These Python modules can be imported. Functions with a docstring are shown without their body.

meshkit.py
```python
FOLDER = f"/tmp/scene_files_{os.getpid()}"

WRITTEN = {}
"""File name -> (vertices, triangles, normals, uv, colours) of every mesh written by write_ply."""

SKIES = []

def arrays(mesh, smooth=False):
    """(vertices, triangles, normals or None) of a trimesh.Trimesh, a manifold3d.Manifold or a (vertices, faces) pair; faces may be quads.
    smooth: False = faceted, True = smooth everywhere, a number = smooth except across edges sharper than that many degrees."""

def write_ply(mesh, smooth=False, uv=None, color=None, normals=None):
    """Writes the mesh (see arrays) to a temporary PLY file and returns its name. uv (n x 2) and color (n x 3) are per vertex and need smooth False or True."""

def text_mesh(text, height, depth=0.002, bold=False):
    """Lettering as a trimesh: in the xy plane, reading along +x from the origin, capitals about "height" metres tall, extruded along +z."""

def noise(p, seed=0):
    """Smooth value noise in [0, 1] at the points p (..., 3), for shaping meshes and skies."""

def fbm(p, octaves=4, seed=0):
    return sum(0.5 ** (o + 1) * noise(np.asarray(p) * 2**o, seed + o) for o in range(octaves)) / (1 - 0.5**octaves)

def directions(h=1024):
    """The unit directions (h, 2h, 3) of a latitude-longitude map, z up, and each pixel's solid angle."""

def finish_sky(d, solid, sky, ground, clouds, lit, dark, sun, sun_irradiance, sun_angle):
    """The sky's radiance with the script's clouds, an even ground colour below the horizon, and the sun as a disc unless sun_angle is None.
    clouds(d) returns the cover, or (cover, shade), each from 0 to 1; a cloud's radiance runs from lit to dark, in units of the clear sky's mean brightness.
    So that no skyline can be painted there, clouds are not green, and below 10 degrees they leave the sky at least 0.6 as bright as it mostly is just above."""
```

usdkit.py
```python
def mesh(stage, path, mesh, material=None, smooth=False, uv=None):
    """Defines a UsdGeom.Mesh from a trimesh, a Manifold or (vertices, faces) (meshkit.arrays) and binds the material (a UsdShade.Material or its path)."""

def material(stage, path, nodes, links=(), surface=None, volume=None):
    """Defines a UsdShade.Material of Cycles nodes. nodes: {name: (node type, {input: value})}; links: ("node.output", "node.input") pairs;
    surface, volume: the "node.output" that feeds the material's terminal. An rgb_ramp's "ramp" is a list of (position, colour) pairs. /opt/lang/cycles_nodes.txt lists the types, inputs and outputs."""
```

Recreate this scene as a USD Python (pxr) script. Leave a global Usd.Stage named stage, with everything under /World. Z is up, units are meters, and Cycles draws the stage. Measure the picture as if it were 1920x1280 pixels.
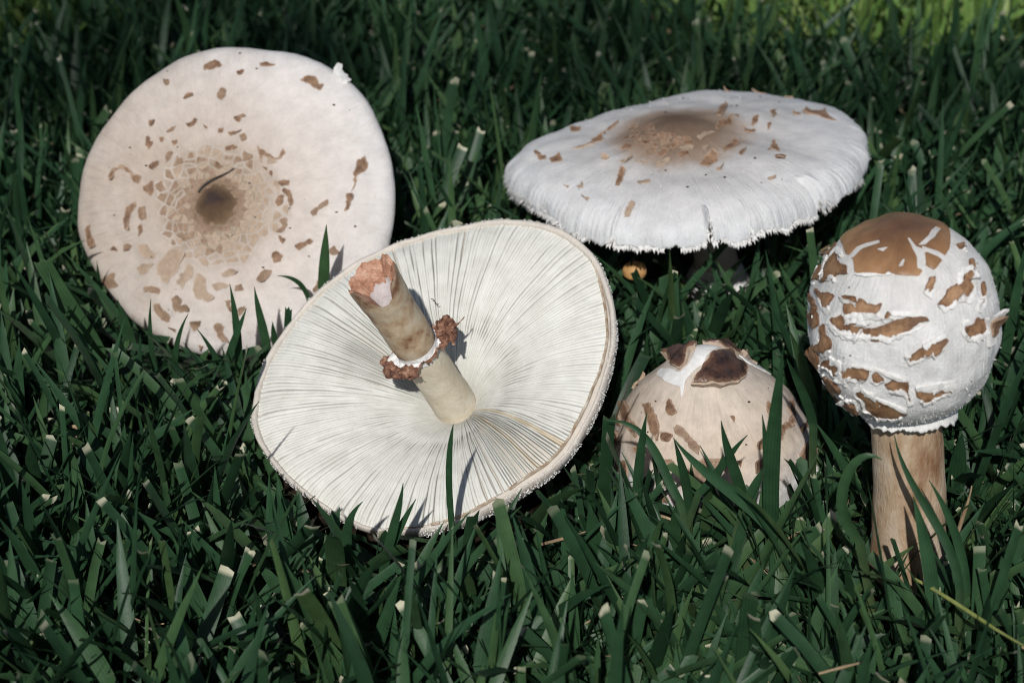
import math, random
import numpy as np, trimesh, shapely
from shapely.geometry import Polygon, Point
from shapely.ops import unary_union
from scipy.spatial import Delaunay, Voronoi
from scipy.interpolate import LinearNDInterpolator, NearestNDInterpolator, PchipInterpolator, CubicSpline
import usdkit, meshkit
from pxr import Usd, UsdGeom, UsdLux, UsdShade, Gf, Sdf, Vt

# ------------------------------------------------------------------ camera, sky, sun, exposure
stage = Usd.Stage.CreateInMemory()
UsdGeom.SetStageUpAxis(stage, 'Z'); UsdGeom.SetStageMetersPerUnit(stage, 1.0)
UsdGeom.Xform.Define(stage, '/World')
UsdGeom.Scope.Define(stage, '/World/Looks')
CAM_H, PITCH, HFOV = 0.538, math.radians(34.0), math.radians(30.0)
EXPOSURE = 0.05
SUN_I, SKY_S = 1.0, 0.06
SUN_EL, SUN_AZ = math.radians(44), math.atan2(-0.15, -0.99)      # azimuth = atan2(x, y)
C = np.array([0, 0, CAM_H]); FW = np.array([0, math.cos(PITCH), -math.sin(PITCH)]); UP = np.array([0, math.sin(PITCH), math.cos(PITCH)]); RT = np.array([1.0, 0, 0])
FPX = 960 / math.tan(HFOV / 2)
cam = UsdGeom.Camera.Define(stage, '/World/camera')
cam.CreateHorizontalApertureAttr(22.2); cam.CreateVerticalApertureAttr(22.2 * 682 / 1024)
cam.CreateFocalLengthAttr(11.1 / math.tan(HFOV / 2))
cam.CreateClippingRangeAttr(Gf.Vec2f(0.02, 1000))
cam.CreateFStopAttr(7.0); cam.CreateFocusDistanceAttr(0.80)
cam.CreateExposureAttr(EXPOSURE)
cam.AddTransformOp().Set(Gf.Matrix4d(*RT, 0, *UP, 0, *(-FW), 0, *C, 1))
SUN = np.array([math.cos(SUN_EL) * math.sin(SUN_AZ), math.cos(SUN_EL) * math.cos(SUN_AZ), math.sin(SUN_EL)])
sun = UsdLux.DistantLight.Define(stage, '/World/sun')
sun.CreateIntensityAttr(SUN_I); sun.CreateAngleAttr(0.9); sun.CreateNormalizeAttr(True); sun.CreateColorAttr(Gf.Vec3f(1.0, 0.98, 0.95))
_x = np.cross([0, 0, 1.0], SUN); _x /= np.linalg.norm(_x); _y = np.cross(SUN, _x)
sun.AddTransformOp().Set(Gf.Matrix4d(*_x, 0, *_y, 0, *SUN, 0, 0, 0, 5, 1))
sky = UsdLux.DomeLight.Define(stage, '/World/sky')
sky.GetPrim().SetCustomDataByKey('kind', 'structure')
skym = usdkit.material(stage, '/World/Looks/sky_air', {
    's': ('sky_texture', {'sky_type': 'single_scattering', 'sun_disc': False, 'sun_elevation': SUN_EL, 'sun_rotation': SUN_AZ % (2 * math.pi), 'altitude': 100.0}),
    'b': ('background_shader', {'strength': SKY_S})}, [('s.color', 'b.color')], surface='b.background')
UsdShade.MaterialBindingAPI.Apply(sky.GetPrim()).Bind(skym)

# ------------------------------------------------------------------ helpers
def ray(u, v):
    d = FW * FPX + RT * (u - 960) - UP * (v - 640)
    return d / np.linalg.norm(d)
def project(P):
    P = np.asarray(P) - C
    w = P @ FW
    return 960 + FPX * (P @ RT) / w, 640 - FPX * (P @ UP) / w
def at_z(u, v, z): d = ray(u, v); return C + d * ((z - CAM_H) / d[2])
def at_y(u, v, y): d = ray(u, v); return C + d * (y / d[1])
def unit(a): a = np.asarray(a, float); return a / (np.linalg.norm(a, axis=-1, keepdims=True) + 1e-15)
NAMES = {}
def numbered(parent, name):
    k = NAMES.get((parent, name), 0); NAMES[(parent, name)] = k + 1
    return f'{parent}/{name}' + (f'_{k:03d}' if k else '')
def meta(prim, label=None, category=None, group=None, kind=None):
    for key, val in (('label', label), ('category', category), ('group', group), ('kind', kind)):
        if val: prim.SetCustomDataByKey(key, val)
def thing(name, label, category, group=None, loc=(0, 0, 0)):
    x = UsdGeom.Xform.Define(stage, numbered('/World', name)); x.AddTranslateOp().Set(Gf.Vec3d(*map(float, loc)))
    meta(x.GetPrim(), label, category, group)
    x.loc = np.asarray(loc, float)
    LOC[str(x.GetPath())] = x.loc
    return x
LOC = {}
def obj(name, mesh, mat, parent=None, smooth=True, uv=None, label=None, kind=None, tone=None):
    """one Mesh prim under parent (or /World); the mesh is given in world coordinates"""
    pp = str(parent.GetPath()) if parent is not None else '/World'
    root = '/'.join(pp.split('/')[:3]); off = LOC.get(root, np.zeros(3))
    if hasattr(mesh, 'to_mesh'): mesh = meshkit.arrays(mesh)[:2]
    v, f = (np.array(mesh.vertices), np.array(mesh.faces)) if hasattr(mesh, 'vertices') else (np.asarray(mesh[0], float), np.asarray(mesh[1]))
    m = usdkit.mesh(stage, numbered(pp, name), (v - off, f), MATS[mat], smooth=smooth, uv=uv)
    if tone is not None:
        UsdGeom.PrimvarsAPI(m).CreatePrimvar('tone', Sdf.ValueTypeNames.Color3fArray, 'vertex').Set(Vt.Vec3fArray.FromNumpy(np.asarray(tone, np.float32)))
    meta(m.GetPrim(), label, kind=kind)
    return m
def fbm(p, oct=4, seed=0): return meshkit.fbm(np.asarray(p, float), oct, seed) * 2 - 1
def grid_faces(nr, nc, wrap=True):
    i, j = np.meshgrid(np.arange(nr - 1), np.arange(nc if wrap else nc - 1), indexing='ij'); k = (j + 1) % nc
    q = np.stack([i * nc + j, i * nc + k, (i + 1) * nc + k, (i + 1) * nc + j], -1).reshape(-1, 4)
    return np.vstack([q[:, [0, 1, 2]], q[:, [0, 2, 3]]])
def join(parts):
    vs, fs, n = [], [], 0
    for v, f in parts: vs.append(v); fs.append(np.asarray(f) + n); n += len(v)
    return np.vstack(vs), np.vstack(fs)
def conv(pts, ox, oy, s): return [(ox + x * s, oy + y * s) for x, y in pts]
def spl(pts, n):
    p = np.asarray(pts, float); t = np.r_[0, np.cumsum(np.linalg.norm(np.diff(p, axis=0), axis=1))]
    if len(p) == 2: return p[0] + (p[1] - p[0]) * np.linspace(0, 1, n)[:, None]
    return CubicSpline(t / t[-1], p)(np.linspace(0, 1, n))

# ------------------------------------------------------------------ materials
MATS = {}
def mat(name, nodes, links, surface='p.BSDF'):
    MATS[name] = usdkit.material(stage, '/World/Looks/' + name, nodes, links, surface=surface)
def simple(name, c1, c2, scale=300, rough=.7, bump=.0003, spec=.3, c3=None, stretch=(1, 1, 1), sss=0., detail=4, lo=.35, hi=.65, fine=0):
    ramp = [(lo, c1), (hi, c2)] if c3 is None else [(lo, c1), ((lo + hi) / 2, c2), (hi, c3)]
    nodes = {'tc': ('texture_coordinate', {}), 'mp': ('mapping', {'scale': stretch}), 'n': ('noise_texture', {'scale': scale, 'detail': detail, 'roughness': .6}), 'r': ('rgb_ramp', {'ramp': ramp}),
             'n2': ('noise_texture', {'scale': fine or scale * 4, 'detail': 3}), 'b': ('bump', {'strength': .7, 'distance': bump}),
             'p': ('principled_bsdf', {'roughness': rough, 'specular_ior_level': spec, 'subsurface_weight': sss, 'subsurface_scale': .003, 'subsurface_radius': (1, .6, .4)})}
    links = [('tc.object', 'mp.vector'), ('mp.vector', 'n.vector'), ('mp.vector', 'n2.vector'), ('n.fac', 'r.fac'), ('r.color', 'p.base_color'), ('n2.fac', 'b.height'), ('b.normal', 'p.normal')]
    mat(name, nodes, links)
def skin(name, radial, fleck=(0.55, 0.44, 0.34), fleck_amt=.25, fib=60., bump=.0004, rough=.75, mott=.5, side=None):
    """cap skin: pigment by radius (st = flattened cap plane) with radial fibrils and mottling"""
    N = {'tc': ('texture_coordinate', {}), 'sx': ('separate_xyz', {}), 'th': ('math', {'math_type': 'arctan2'}), 'len2': ('math', {'math_type': 'multiply'}), 'len3': ('math', {'math_type': 'multiply_add'}), 'len': ('math', {'math_type': 'sqrt'}),
         'wn': ('noise_texture', {'scale': 5., 'detail': 5, 'roughness': .65}), 'wob': ('math', {'math_type': 'multiply_add', 'value2': .22, 'value3': -.11}), 'rr': ('math', {'math_type': 'add'}),
         'ramp': ('rgb_ramp', {'ramp': radial}),
         'sth': ('math', {'math_type': 'sine'}), 'cth': ('math', {'math_type': 'cosine'}), 'cv': ('combine_xyz', {}), 'cvs': ('mapping', {'scale': (fib, fib, 4.)}), 'fn': ('noise_texture', {'scale': 1., 'detail': 5, 'roughness': .7}),
         'fr': ('rgb_ramp', {'ramp': [(.5, (0, 0, 0)), (.72, (1, 1, 1))]}), 'fm': ('math', {'math_type': 'multiply', 'value2': fleck_amt}),
         'mn': ('noise_texture', {'scale': 9., 'detail': 6, 'roughness': .7}), 'mr': ('rgb_ramp', {'ramp': [(.3, (1 - mott * .35,) * 3), (.6, (1, 1, 1))]}),
         'mx': ('mix', {'mix_type': 'mix', 'color2': fleck}), 'ml': ('mix', {'mix_type': 'multiply', 'fac': 1.}),
         'fine': ('noise_texture', {'scale': 900., 'detail': 3}), 'ba': ('math', {'math_type': 'multiply_add', 'value2': .5}), 'b': ('bump', {'strength': .8, 'distance': bump}),
         'p': ('principled_bsdf', {'roughness': rough, 'specular_ior_level': .25, 'subsurface_weight': .12, 'subsurface_scale': .002, 'subsurface_radius': (1, .7, .5)})}
    L = [('tc.uv', 'sx.vector'), ('sx.y', 'th.value1'), ('sx.x', 'th.value2'), ('sx.x', 'len2.value1'), ('sx.x', 'len2.value2'), ('sx.y', 'len3.value1'), ('sx.y', 'len3.value2'), ('len2.value', 'len3.value3'), ('len3.value', 'len.value1'),
         ('tc.uv', 'wn.vector'), ('wn.fac', 'wob.value1'), ('len.value', 'rr.value1'), ('wob.value', 'rr.value2'), ('rr.value', 'ramp.fac'),
         ('th.value', 'sth.value1'), ('th.value', 'cth.value1'), ('sth.value', 'cv.x'), ('cth.value', 'cv.y'), ('len.value', 'cv.z'), ('cv.vector', 'cvs.vector'), ('cvs.vector', 'fn.vector'),
         ('fn.fac', 'fr.fac'), ('fr.color', 'fm.value1'), ('ramp.color', 'mx.color1'), ('fm.value', 'mx.fac'), ('tc.uv', 'mn.vector'), ('mn.fac', 'mr.fac'), ('mx.color', 'ml.color1'), ('mr.color', 'ml.color2'), ('ml.color', 'p.base_color'),
         ('tc.object', 'fine.vector'), ('fine.fac', 'ba.value1'), ('fn.fac', 'ba.value3'), ('ba.value', 'b.height'), ('b.normal', 'p.normal')]
    if side:        # one side more fibrillose and tanned, with light falloff painted into its colour
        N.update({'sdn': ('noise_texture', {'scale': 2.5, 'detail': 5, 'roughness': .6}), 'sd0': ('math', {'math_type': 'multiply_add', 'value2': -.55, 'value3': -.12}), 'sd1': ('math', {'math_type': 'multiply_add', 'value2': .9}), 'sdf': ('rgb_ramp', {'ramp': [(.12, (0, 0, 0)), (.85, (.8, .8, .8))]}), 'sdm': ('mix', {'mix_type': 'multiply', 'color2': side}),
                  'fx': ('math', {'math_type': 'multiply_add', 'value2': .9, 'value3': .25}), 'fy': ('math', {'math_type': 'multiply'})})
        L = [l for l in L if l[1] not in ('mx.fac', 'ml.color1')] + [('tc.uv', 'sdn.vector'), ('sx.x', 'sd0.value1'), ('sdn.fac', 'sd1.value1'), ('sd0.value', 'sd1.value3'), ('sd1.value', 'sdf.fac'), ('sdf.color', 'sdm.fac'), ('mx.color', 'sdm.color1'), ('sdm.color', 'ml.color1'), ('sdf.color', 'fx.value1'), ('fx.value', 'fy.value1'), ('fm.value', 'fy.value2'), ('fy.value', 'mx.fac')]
    mat(name, N, L)
W = (.70, .69, .675)
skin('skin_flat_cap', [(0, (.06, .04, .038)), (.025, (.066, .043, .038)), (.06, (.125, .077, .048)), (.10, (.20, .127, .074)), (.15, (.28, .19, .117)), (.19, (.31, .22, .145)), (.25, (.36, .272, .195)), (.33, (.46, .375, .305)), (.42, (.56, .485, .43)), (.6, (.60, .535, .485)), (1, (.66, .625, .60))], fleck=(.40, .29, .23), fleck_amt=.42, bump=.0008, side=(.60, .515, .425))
skin('net_pale', [(0, (.20, .13, .085)), (.12, (.235, .165, .108)), (.17, (.33, .25, .18)), (.26, (.42, .345, .28)), (.42, (.51, .44, .385)), (1, (.6, .54, .49))], fleck=(.40, .29, .23), fleck_amt=.3, bump=.0005)
skin('skin_umbrella_cap', [(0, (.14, .085, .055)), (.10, (.17, .108, .07)), (.24, (.25, .17, .115)), (.35, (.35, .265, .205)), (.46, (.52, .495, .475)), (1, (.64, .64, .64))], fleck=(.5, .45, .40), fleck_amt=.25, fib=90, bump=.0011)
skin('skin_dome_cap', [(0, (.62, .555, .485)), (.25, (.575, .49, .41)), (.55, (.53, .435, .345)), (.70, (.57, .495, .425)), (.8, (.66, .64, .61)), (1, (.66, .64, .61))], fleck=(.40, .30, .22), fleck_amt=.45, fib=34, bump=.0004, mott=.8)
skin('skin_button_cap', [(0, (.63, .60, .56)), (.5, W), (1, W)], fleck=(.58, .52, .47), fleck_amt=.25, fib=40, bump=.0010, mott=.6)
skin('skin_upturned_cap', [(0, (.5, .42, .34)), (.8, (.62, .58, .54)), (.95, (.67, .655, .63)), (1, (.585, .525, .455))], fleck_amt=.2, fib=90, bump=.0006)
def scale_mat(name, c1, c2, edge, scale=420, rough=.65, bump=.0003, spec=.3, amt=.75):
    """torn skin: mottled brown, paler where the torn edge shows the flesh (tone.x = depth inside the flake)"""
    N = {'a': ('attribute', {'attribute': 'tone'}), 'sx': ('separate_xyz', {}), 'tc': ('texture_coordinate', {}), 'n': ('noise_texture', {'scale': scale, 'detail': 5, 'roughness': .65}), 'r': ('rgb_ramp', {'ramp': [(.33, c1), (.67, c2)]}),
         'n2': ('noise_texture', {'scale': scale * 3.5, 'detail': 3}), 'ad': ('math', {'math_type': 'multiply_add', 'value2': .55, 'value3': -.27}), 'sm': ('math', {'math_type': 'add'}),
         'er': ('rgb_ramp', {'ramp': [(.0, (amt,) * 3), (.30, (0, 0, 0)), (1, (0, 0, 0))]}), 'mx': ('mix', {'color2': edge}), 'b': ('bump', {'strength': .8, 'distance': bump}),
         'p': ('principled_bsdf', {'roughness': rough, 'specular_ior_level': spec})}
    mat(name, N, [('a.vector', 'sx.vector'), ('tc.object', 'n.vector'), ('tc.object', 'n2.vector'), ('n.fac', 'r.fac'), ('n2.fac', 'ad.value1'), ('sx.x', 'sm.value1'), ('ad.value', 'sm.value2'), ('sm.value', 'er.fac'), ('er.color', 'mx.fac'), ('r.color', 'mx.color1'),
                  ('mx.color', 'p.base_color'), ('n2.fac', 'b.height'), ('b.normal', 'p.normal')])
scale_mat('scale_brown', (.09, .046, .027), (.27, .165, .10), (.36, .26, .185), scale=260, bump=.0005)
scale_mat('scale_rust', (.135, .066, .032), (.33, .195, .105), (.10, .05, .028), scale=220, bump=.0005, amt=.75)
scale_mat('scale_mid', (.165, .105, .068), (.275, .185, .122), (.34, .25, .18), amt=.5)
scale_mat('scale_tan', (.27, .195, .138), (.365, .275, .20), (.43, .345, .27), amt=.5)
scale_mat('scale_dark', (.022, .012, .010), (.085, .042, .028), (.20, .11, .065), scale=200, rough=.36, bump=.0005, spec=.5, amt=.6)
skin('crown_brown', [(0, (.12, .060, .034)), (.1, (.165, .086, .044)), (.2, (.29, .155, .075)), (.30, (.42, .255, .132)), (.37, (.33, .185, .094)), (1, (.26, .15, .08))], fleck=(.33, .21, .13), fleck_amt=.25, fib=30, bump=.0002, rough=.34, mott=.8)
simple('flesh_white', (.62, .60, .57), (.70, .69, .67), 500, rough=.8, bump=.0005)
simple('flesh_inside', (.50, .44, .33), (.62, .56, .44), 200, rough=.8, bump=.0004)
simple('gill_cream', (.52, .512, .462), (.60, .592, .545), 120, rough=.65, bump=.0001, sss=.0, stretch=(1, 1, 1))
simple('gill_tan', (.44, .37, .25), (.58, .51, .39), 120, rough=.65, bump=.0001)
simple('margin_brown', (.30, .20, .12), (.58, .52, .43), 260, rough=.8, bump=.0004)
simple('stem_olive', (.42, .355, .255), (.50, .44, .335), 70, rough=.55, bump=.0004, c3=(.56, .51, .41), fine=700, stretch=(1, 1, 1))
simple('stem_stained', (.17, .080, .040), (.37, .265, .165), 75, rough=.5, bump=.0004, c3=(.46, .38, .275), lo=.40, hi=.60, detail=6)
simple('stem_stain', (.17, .07, .03), (.26, .12, .055), 300, rough=.5, bump=.0002)
simple('stem_torn', (.20, .085, .05), (.40, .21, .135), 260, rough=.6, bump=.0010, c3=(.52, .33, .24), lo=.25, hi=.7)
simple('stem_pith', (.62, .56, .55), (.74, .69, .68), 200, rough=.35, bump=.0003, spec=.5)
simple('stem_button', (.19, .095, .045), (.40, .29, .19), 34, rough=.65, bump=.0007, c3=(.53, .45, .355), stretch=(1.7, 1.7, .55), detail=8, lo=.34, hi=.62, fine=500)
simple('ring_brown', (.07, .030, .020), (.19, .09, .055), 400, rough=.7, bump=.0008, c3=(.42, .27, .19), lo=.35, hi=.75)
simple('soil', (.010, .007, .005), (.028, .019, .013), 120, rough=.95, bump=.003, spec=.1)
simple('soil_crumb', (.018, .010, .006), (.05, .028, .017), 500, rough=.95, bump=.001, spec=.1)
simple('straw', (.13, .08, .045), (.33, .25, .15), 90, rough=.8, bump=.0002)
simple('stalk_green', (.20, .24, .06), (.34, .36, .12), 90, rough=.5, bump=.0002)
simple('needle_dark', (.02, .016, .012), (.05, .038, .03), 90, rough=.5, bump=.0002)
simple('puffball_orange', (.34, .18, .065), (.48, .28, .11), 60, rough=.6, bump=.0002)
simple('bark', (.07, .05, .035), (.16, .12, .09), 30, rough=.9, bump=.004)
def grass_mat(name, dark, mid, light, tip=(.50, .48, .34), base=(.16, .17, .07)):
    N = {'a': ('attribute', {'attribute': 'tone'}), 'sx': ('separate_xyz', {}), 'r': ('rgb_ramp', {'ramp': [(0, dark), (.5, mid), (1, light)]}),
         'along': ('rgb_ramp', {'ramp': [(0, (1, 1, 1)), (.22, (0, 0, 0)), (1, (0, 0, 0))]}), 'mb': ('mix', {'color2': base}), 'mbf': ('math', {'math_type': 'multiply', 'value2': .5}),
         'tip': ('rgb_ramp', {'ramp': [(0, (0, 0, 0)), (.925, (0, 0, 0)), (.965, (1, 1, 1))]}), 'mt': ('mix', {'color2': tip}),
         'vein': ('math', {'math_type': 'multiply', 'value2': 32.}), 'vs': ('math', {'math_type': 'sine'}), 'vm': ('math', {'math_type': 'multiply_add', 'value2': .10, 'value3': .92}),
         'tc': ('texture_coordinate', {}), 'n': ('noise_texture', {'scale': 140., 'detail': 4}), 'nm': ('math', {'math_type': 'multiply_add', 'value2': .9, 'value3': .55}), 'vv': ('math', {'math_type': 'multiply'}),
         'mul': ('mix', {'mix_type': 'multiply', 'fac': 1.}), 'cc': ('combine_xyz', {}),
         'n2': ('noise_texture', {'scale': 500., 'detail': 3}), 'tk': ('math', {'math_type': 'multiply', 'value2': 57.3}), 'tq': ('math', {'math_type': 'fraction'}), 'tr': ('rgb_ramp', {'ramp': [(.25, (.03,) * 3), (.95, (1, 1, 1))]}), 'tf': ('math', {'math_type': 'multiply'}),
         'b': ('bump', {'strength': .5, 'distance': .0002}),
         'p': ('principled_bsdf', {'roughness': .45, 'specular_ior_level': .22}), 't': ('translucent_bsdf', {}), 'm': ('mix_closure', {'fac': .22})}
    L = [('a.vector', 'sx.vector'), ('sx.x', 'r.fac'), ('sx.y', 'along.fac'), ('r.color', 'mb.color1'), ('along.color', 'mbf.value1'), ('mbf.value', 'mb.fac'), ('sx.z', 'vein.value1'), ('vein.value', 'vs.value1'), ('vs.value', 'vm.value1'),
         ('tc.object', 'n.vector'), ('n.fac', 'nm.value1'), ('vm.value', 'vv.value1'), ('nm.value', 'vv.value2'), ('vv.value', 'cc.x'), ('vv.value', 'cc.y'), ('vv.value', 'cc.z'),
         ('mb.color', 'mul.color1'), ('cc.vector', 'mul.color2'), ('mul.color', 'mt.color1'), ('sx.y', 'tip.fac'), ('tf.value', 'mt.fac'),
         ('n2.fac', 'b.height'), ('tc.object', 'n2.vector'), ('b.normal', 'p.normal'), ('sx.x', 'tk.value1'), ('tk.value', 'tq.value1'), ('tq.value', 'tr.fac'), ('tip.color', 'tf.value1'), ('tr.color', 'tf.value2'), ('mt.color', 'p.base_color'), ('mt.color', 't.color'), ('p.BSDF', 'm.closure1'), ('t.BSDF', 'm.closure2')]
    N['t'] = ('translucent_bsdf', {})
    mat(name, N, L, surface='m.closure')
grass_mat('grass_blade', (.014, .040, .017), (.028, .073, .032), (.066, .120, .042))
grass_mat('grass_sun_painted', (.07, .15, .03), (.14, .24, .06), (.27, .33, .11))  # same grass, with the far patch's sunlight painted into its colour

# ------------------------------------------------------------------ ground
xs = np.linspace(-1, 1, 61); g = np.sign(xs) * np.abs(xs) ** 3.2 * 60 + xs * .6
GX, GY = np.meshgrid(g, g + 1.0, indexing='ij')
GZ = fbm(np.stack([GX * 14, GY * 14, 0 * GX], -1), 3, 5) * .006 * np.exp(-((GX / 2) ** 2 + ((GY - 1) / 2) ** 2)) - .004
gm = obj('ground', (np.stack([GX, GY, GZ], -1).reshape(-1, 3), grid_faces(61, 61, False)), 'soil')
meta(gm.GetPrim(), kind='structure')

# ------------------------------------------------------------------ caps
class Cap:
    """A mushroom cap: a profile (s -> radius factor, height) swept about axis n through O, its rim following an outline."""
    def __init__(self, O, n, S, Rr, Z, outline=None, R=None, wobble=.0, seed=0, apex_px=None, noise=(.0006, 60), up=None, blend=2.0, rim_z=0.0):
        self.O, self.n = np.asarray(O, float), unit(n)
        self.a = unit(np.cross(UP if up is None else up, self.n)); self.b = np.cross(self.n, self.a)
        self.fr, self.fz = PchipInterpolator(S, Rr), PchipInterpolator(S, Z)
        self.send, self.seed, self.noise, self.blend = S[-1], seed, noise, blend
        th = np.linspace(0, 2 * np.pi, 361)
        if outline is not None:
            P = []
            for u, v in outline:
                d = ray(u, v); k = ((self.O + self.n * rim_z - C) @ self.n) / (d @ self.n); q = C + d * k - self.O
                P.append((q @ self.a, q @ self.b))
            P = np.array(P); t = np.arctan2(P[:, 1], P[:, 0]); r = np.hypot(*P.T); o = np.argsort(t); t, r = t[o], r[o]
            f = PchipInterpolator(np.r_[t[-3:] - 2 * np.pi, t, t[:3] + 2 * np.pi], np.r_[r[-3:], r, r[:3]])
            self.Rt = f((th + np.pi) % (2 * np.pi) - np.pi); self.Rt[-1] = self.Rt[0]
        else:
            self.Rt = R * (1 + wobble * fbm(np.stack([np.cos(th) * 1.3, np.sin(th) * 1.3, 0 * th + seed], -1), 3, seed))
        self.th, self.R = th, self.Rt[:-1].mean()
        self.shift = np.zeros(2)
        if apex_px is not None:
            h = float(self.fz(0)); d = ray(*apex_px); k = ((self.O + self.n * h - C) @ self.n) / (d @ self.n); q = C + d * k - self.O
            self.shift = np.array([q @ self.a, q @ self.b])
        self.extra = None
    def pos(self, s, t, rough=True):
        s, t = np.broadcast_arrays(np.asarray(s, float), np.asarray(t, float))
        rr = self.fr(s); Rt = np.interp(t % (2 * np.pi), self.th, self.Rt)
        Re = self.R + (Rt - self.R) * np.clip(rr, 0, 1) ** self.blend
        k = 1 - np.clip(rr, 0, 1) ** 1.6
        if getattr(self, 'extra_r', None): Re = Re * (1 + self.extra_r(s, t))
        x = Re * rr * np.cos(t) + self.shift[0] * k; y = Re * rr * np.sin(t) + self.shift[1] * k; z = self.fz(s)
        if self.extra is not None: z = z + self.extra(s, t, x, y)
        if rough:
            q = np.stack([x, y, z], -1); z = z + self.noise[0] * fbm(q * self.noise[1], 4, self.seed)
            w = self.noise[0] * .7 * fbm(q * self.noise[1] * 1.7, 3, self.seed + 3) * np.clip(rr, 0, 1)
            x = x + w * np.cos(t); y = y + w * np.sin(t)
        return self.O + x[..., None] * self.a + y[..., None] * self.b + z[..., None] * self.n
    def xy(self, XY, off=0.0):
        """points of the flattened cap plane (s cos t, s sin t) on the surface, lifted by off along the normal"""
        XY = np.asarray(XY, float); f = lambda q: self.pos(np.hypot(q[:, 0], q[:, 1]), np.arctan2(q[:, 1], q[:, 0]))
        P = f(XY); e = 4e-3
        N = unit(np.cross(f(XY + [e, 0]) - f(XY - [e, 0]), f(XY + [0, e]) - f(XY - [0, e])))
        N = np.where(((N @ self.n)[:, None] < 0) & (np.hypot(*XY.T)[:, None] < .3), -N, N)
        return P + N * np.broadcast_to(off, (len(P),))[:, None], N
    def mesh(self, ns=90, nt=360):
        s = np.linspace(0, 1, ns) ** .9 * self.send; s[0] = 1e-4
        S_, T_ = np.meshgrid(s, np.arange(nt) / nt * 2 * np.pi, indexing='ij')
        return self.pos(S_, T_).reshape(-1, 3), grid_faces(ns, nt)[:, ::-1], np.stack([S_ * np.cos(T_), S_ * np.sin(T_)], -1).reshape(-1, 2)
    def prepare(self, smax=1.0):
        v, f, uv = self.mesh(80, 240); nn = unit(meshkit.arrays((v, f), True)[2])
        ok = (np.einsum('ij,ij->i', nn, C - v) > .0) & (np.hypot(*uv.T) <= smax)
        u, w = project(v[ok]); self.li = LinearNDInterpolator(np.c_[u, w], uv[ok]); self.ni = NearestNDInterpolator(np.c_[u, w], uv[ok])
    def unpx(self, pts):
        p = np.asarray(pts, float); r = self.li(p); bad = np.isnan(r[:, 0])
        if bad.any(): r[bad] = self.ni(p[bad])
        return r
    def local(self, P):
        q = np.asarray(P) - self.O; x, y, h = q @ self.a, q @ self.b, q @ self.n
        return np.hypot(x, y) / np.interp(np.arctan2(y, x) % (2 * np.pi), self.th, self.Rt), h

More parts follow.
